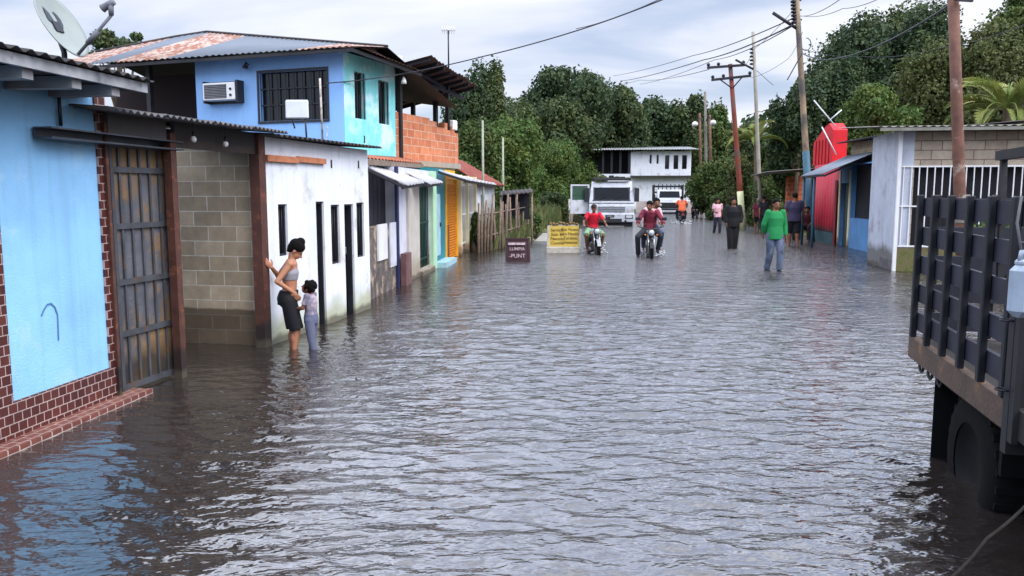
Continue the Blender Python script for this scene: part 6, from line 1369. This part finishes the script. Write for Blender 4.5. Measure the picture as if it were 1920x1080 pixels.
person('boy in green long sleeved shirt and wet blue jeans wading toward the camera', (g.x, g.y, -.08), R(180 + 8), dict(walk, elr=(.24, -.04, 1.1), wrr=(.20, -.14, .9), ell=(-.235, -.02, 1.08), wrl=(-.24, .03, .84)), SKIN2, 1.72, .010,
       [('trousers', cloth('jeans', c3(92, 104, 128), patch=(c3(60, 66, 84), .4, 4)), .016), ('longshirt', cloth('green', c3(26, 128, 72)), .018), ('shoes', cloth('dark_shoe', c3(40, 40, 50)))], ('short', HAIR), bulk=1.05)
g = at(1373, 466)
person('person dressed all in loose black wading between the pink and green shirts', (g.x, g.y, -.12), R(170), dict(ell=(-.23, .0, 1.1), elr=(.23, 0, 1.1), wrl=(-.2, .06, .9), wrr=(.2, .06, .9), knl=(-.07, .03, .47), knr=(.08, .06, .47), anl=(-.05, .0, .08), anr=(.06, .06, .08)), SKIN2, 1.74, .012, [('trousers', cloth('robe_black', c3(20, 20, 24)), .035), ('longshirt', cloth('robe_black', c3(20, 20, 24)), .035)], ('short', HAIR), bulk=1.1)
g = at(1344, 437)
person('woman in pale pink shirt and dark trousers walking behind the person in black', (g.x, g.y, -.1), R(185), dict(walk, elr=(.22, .02, 1.1), wrr=(.14, .16, 1.05)), SKIN2, 1.62, .013, [('trousers', cloth('dark_trouser', c3(38, 38, 50)), .014), ('shirt', cloth('pink', c3(222, 176, 188)), .018)], ('long', HAIR), female=True)
g = at(1487, 460)
person('broad man in dark purple shirt and black shorts walking away behind the green shirted boy', (g.x, g.y, -.1), R(-6), dict(walk, elr=(.27, .0, 1.1), wrr=(.27, .1, .9), ell=(-.27, .0, 1.1), wrl=(-.24, .12, .92)), SKIN2, 1.86, .012, [('longshorts', cloth('black', c3(22, 22, 28)), .02), ('shirt', cloth('purple', c3(62, 56, 80)), .026)], ('short', HAIR), bulk=1.22)
g = at(1420, 436)
person('person in dark red shirt with bare legs near the slim pale pole', (g.x, g.y, -.1), R(-10), dict(walk), SKIN2, 1.62, .013, [('shorts', cloth('black', c3(22, 22, 28)), .02), ('shirt', cloth('darkred', c3(96, 34, 48)), .02)], ('short', mat('hair_grey', c3(120, 110, 104), .7)))
g = at(1434, 437)
person('person in black shirt right beside the one in dark red near the slim pole', (g.x, g.y + .3, -.1), R(8), dict(walk), SKIN2, 1.72, .013, [('trousers', cloth('dark_trouser', c3(38, 38, 50)), .014), ('shirt', cloth('black', c3(22, 22, 28)), .022)], ('short', HAIR))
g = at(1512, 457)
sit = dict(pel=(0, -.1, .55), waist=(0, -.08, .70), chest=(0, -.02, .88), neck=(0, .03, 1.04), head=(0, .07, 1.16), shl=(-.16, .02, 1.0), shr=(.16, .02, 1.0), ell=(-.2, .14, .76), elr=(.2, .14, .76), wrl=(-.15, .33, .64), wrr=(.15, .33, .64), hil=(-.09, -.08, .53), hir=(.09, -.08, .53), knl=(-.12, .33, .56), knr=(.12, .33, .56), anl=(-.12, .36, .12), anr=(.12, .36, .12))
person('person in dark maroon clothes crouching against the teal pole by the red shop', (g.x, g.y, .05), R(150), sit, SKIN2, 1.6, .013, [('trousers', cloth('brownish', c3(60, 44, 48)), .014), ('shirt', cloth('maroon', c3(92, 40, 52)), .018)], ('short', HAIR))
g = at(1524, 455)
person('person in black standing in the shade just left of the red shop wall', (g.x - .05, g.y + 1.6, -.2), R(120), dict(), SKIN2, 1.66, .014, [('trousers', cloth('black', c3(22, 22, 28)), .02), ('longshirt', cloth('black', c3(22, 22, 28)), .022)], ('short', HAIR))
g = at(1071, 418)
person('person in cream clothes standing at the open door of the white truck', (g.x, g.y, -.05), R(-60), dict(elr=(.2, .2, 1.2), wrr=(.15, .4, 1.3)), SKIN, 1.68, .014, [('trousers', cloth('sand', c3(176, 160, 140)), .016), ('longshirt', cloth('cream', c3(214, 208, 196)), .022)], ('short', HAIR))
# motorcycles with riders
blackp = mat('bike_black', c3(24, 24, 28), .35, .1, coat=.3)
def motorcycle(label, loc, yaw, bodym, group='motorcycles in the flood'):
    r = thing('motorcycle', label, 'motorcycle', loc, yaw, group)
    for y_ in (.66, -.62):
        w_ = wheel(r, (0, y_, .31), .31, .10, n=22); mb = MB()
        for i in range(10): a = 2 * math.pi * i / 10; mb.tube([(0, .05 * math.cos(a), .05 * math.sin(a)), (0, .26 * math.cos(a + .2), .26 * math.sin(a + .2))], .006, 5)
        mb.build('spoke', chrome, w_)
    mb = MB()
    for s in (-.075, .075): mb.tube([(s, .66, .31), (s, .42, .88)], .022, 8)
    mb.build('fork', chrome, r)
    mb = MB(); pts = [(0, .66 + .35 * math.cos(a), .31 + .35 * math.sin(a)) for a in np.linspace(.5, 2.5, 8)]
    for a, b_ in zip(pts[:-1], pts[1:]): mb.bar(a, b_, .11, .015)
    mb.build('front_fender', bodym, r)
    mb = MB(); mb.tube([(-.36, .22, 1.05), (-.2, .34, 1.0), (0, .40, .96), (.2, .34, 1.0), (.36, .22, 1.05)], .014, 8); mb.build('handlebar', blackp, r)
    mb = MB(); mb.ell((0, .50, .88), (.10, .08, .11), 14); mb.build('headlight', blackp, r); mb = MB(); mb.lathe((0, .555, .88), (0, 1, 0), [(0, .08), (.02, .07), (.03, 0)], 14); mb.build('headlight_glass', mat('lamp_glass', c3(190, 196, 200), .12), r)
    for s in (-1, 1):
        mb = MB(); mb.tube([(s * .26, .30, 1.03), (s * .34, .32, 1.22)], .008, 6); mb.rbox((s * .36, .32, 1.26), (.14, .02, .08), bev=.008); mb.build('mirror', blackp, r)
        mb = MB(); mb.ell((s * .16, .46, .82), (.03, .04, .025), 8); mb.build('indicator', mat('orange_lens', c3(220, 120, 40), .3), r)
        mb = MB(); mb.tube([(s * .1, .0, .32), (s * .26, .02, .32)], .018, 6); mb.build('foot_peg', chrome, r)
    mb = MB(); mb.ell((0, .15, .84), (.14, .26, .13), 16); mb.build('fuel_tank', bodym, r)
    mb = MB(); mb.rbox((0, -.32, .80), (.24, .62, .09), bev=.03); mb.build('seat', blackp, r)
    mb = MB(); mb.rbox((0, .1, .42), (.24, .36, .28), bev=.05); mb.rbox((0, .16, .62), (.16, .2, .16), bev=.02); mb.build('engine', mat('engine_grey', c3(90, 92, 96), .5, .2, metal=.4), r)
    mb = MB(); mb.tube([(0, .42, .8), (0, .1, .7), (0, -.4, .68), (0, -.62, .31)], .022, 6); mb.tube([(0, .38, .75), (0, .3, .3), (0, -.2, .26), (0, -.62, .31)], .02, 6); mb.build('frame', blackp, r)
    mb = MB(); mb.tube([(.12, .2, .35), (.15, -.1, .25), (.16, -.7, .34)], .035, 8); mb.build('exhaust', chrome, r)
    mb = MB(); mb.rbox((0, -.74, .66), (.14, .3, .04), Matrix.Rotation(R(25), 3, 'X'), bev=.01); mb.rbox((0, -.78, .72), (.12, .05, .07), bev=.01, mi=1); mb.build('rear_fender', [bodym, mat('tail_red', c3(160, 24, 30), .3)], r)
    return r
ride = dict(pel=(0, -.22, .93), waist=(0, -.20, 1.07), chest=(0, -.13, 1.25), neck=(0, -.06, 1.42), head=(0, -.02, 1.54), shl=(-.175, -.07, 1.37), shr=(.175, -.07, 1.37), ell=(-.31, .04, 1.16), elr=(.31, .04, 1.16), wrl=(-.33, .20, 1.06), wrr=(.33, .20, 1.06), hdl=(0, 1, 0), hdr=(0, 1, 0), pnl=(0, 0, -1), pnr=(0, 0, -1),
            hil=(-.10, -.2, .90), hir=(.10, -.2, .90), knl=(-.25, .17, .76), knr=(.25, .17, .76), anl=(-.21, .0, .38), anr=(.21, .0, .38))
g = at(1113, 474); y_ = R(180 + 4)
motorcycle('black and silver motorcycle ridden by the person in the red shirt', (g.x, g.y, -.22), y_, mat('bike_silver', c3(150, 160, 164), .35, .1, coat=.3))
person('motorcyclist in bright red shirt and green shorts riding toward the camera', (g.x, g.y, -.24), y_, ride, SKIN2, 1.66, .011, [('longshorts', cloth('mint', c3(130, 178, 140)), .016), ('shirt', cloth('red', c3(206, 28, 52)), .02)], ('cap', cloth('darkcap', c3(40, 36, 40))))
g = at(1218, 480); y_ = R(180 - 6)
motorcycle('black motorcycle with a mirror up, ridden by the person in the dark red plaid shirt', (g.x, g.y, -.2), y_, blackp)
rd2 = dict(ride, head=(.03, -.0, 1.53), look=(.45, .9, -.1), knl=(-.27, .15, .74), knr=(.33, .12, .72), anr=(.30, -.05, .24))
person('motorcyclist in dark red plaid shirt and dark trousers looking sideways', (g.x, g.y, -.22), y_, rd2, SKIN2, 1.76, .011, [('trousers', cloth('charcoal', c3(44, 46, 56)), .014), ('longshirt', cloth('plaid', c3(132, 48, 66), patch=(c3(90, 30, 50), .45, 9)), .022), ('shoes', cloth('dark_shoe', c3(40, 40, 50)))], ('short', HAIR))
pill = {k_: (v[0], v[1] - .36, v[2] + .04) if k_ not in ('look', 'hdl', 'hdr', 'pnl', 'pnr') else v for k_, v in ride.items()}
pill.update(ell=(-.24, -.4, 1.18), elr=(.24, -.4, 1.18), wrl=(-.2, -.24, 1.05), wrr=(.2, -.24, 1.05), head=(-.12, -.38, 1.60), anl=(-.22, -.42, .40), anr=(.22, -.42, .40), knl=(-.24, -.12, .80), knr=(.24, -.12, .80))
person('passenger in pale pink behind the plaid shirted motorcyclist', (g.x + .08, g.y, -.2), y_, pill, SKIN2, 1.74, .012, [('trousers', cloth('jeans', c3(92, 104, 128)), .014), ('longshirt', cloth('paleshirt', c3(214, 182, 184)), .022)], ('long', HAIR), female=True)
g = at(1277, 418); y_ = R(-4)
motorcycle('dark motorcycle ridden away by the person in the orange shirt', (g.x, g.y, -.15), y_, mat('bike_maroon', c3(90, 26, 40), .35, .1, coat=.3))
person('motorcyclist in bright orange shirt riding away seen from behind', (g.x, g.y, -.17), y_, ride, SKIN2, 1.72, .013, [('trousers', cloth('dark_trouser', c3(38, 38, 50)), .014), ('shirt', cloth('orange', c3(240, 112, 70)), .026)], ('short', HAIR), bulk=1.15)
g = at(1303, 408); y_ = R(-25)
motorcycle('dark motorcycle beside the small white pickup, ridden by the person in dark green', (g.x, g.y, -.15), y_, blackp)
person('motorcyclist in dark grey green shirt beside the small white pickup', (g.x, g.y, -.17), y_, ride, SKIN2, 1.7, .014, [('trousers', cloth('brownish', c3(60, 44, 48)), .014), ('shirt', cloth('greygreen', c3(58, 70, 68)), .02)], ('short', HAIR))
# white water thrown up round wheels and legs
foam = mat('foam', c3(206, 210, 216), .5, .1, 20)
def splash(lb, px, py, w_, seed, n=60):
    g = G(px, py); rg = random.Random(seed); mb = MB()
    for _ in range(n):
        a = rg.uniform(0, 6.28); r = w_ * rg.uniform(.4, 1); h = rg.expovariate(14); s = rg.uniform(.008, .03); mb.ell((g.x + r * math.cos(a), g.y + r * math.sin(a) * 1.4, h + .005), (s * 1.6, s * 1.6, s * .7), 6)
    tag(mb.build('splash', foam), lb, 'splash', None, 'stuff')
splash('white splash round the wheels of the silver motorcycle', 1116, 474, .38, 1)
splash('white splash round the wheels of the plaid rider motorcycle', 1222, 479, .42, 2)
splash('white wake behind the orange shirted rider', 1277, 420, .6, 3, 90)
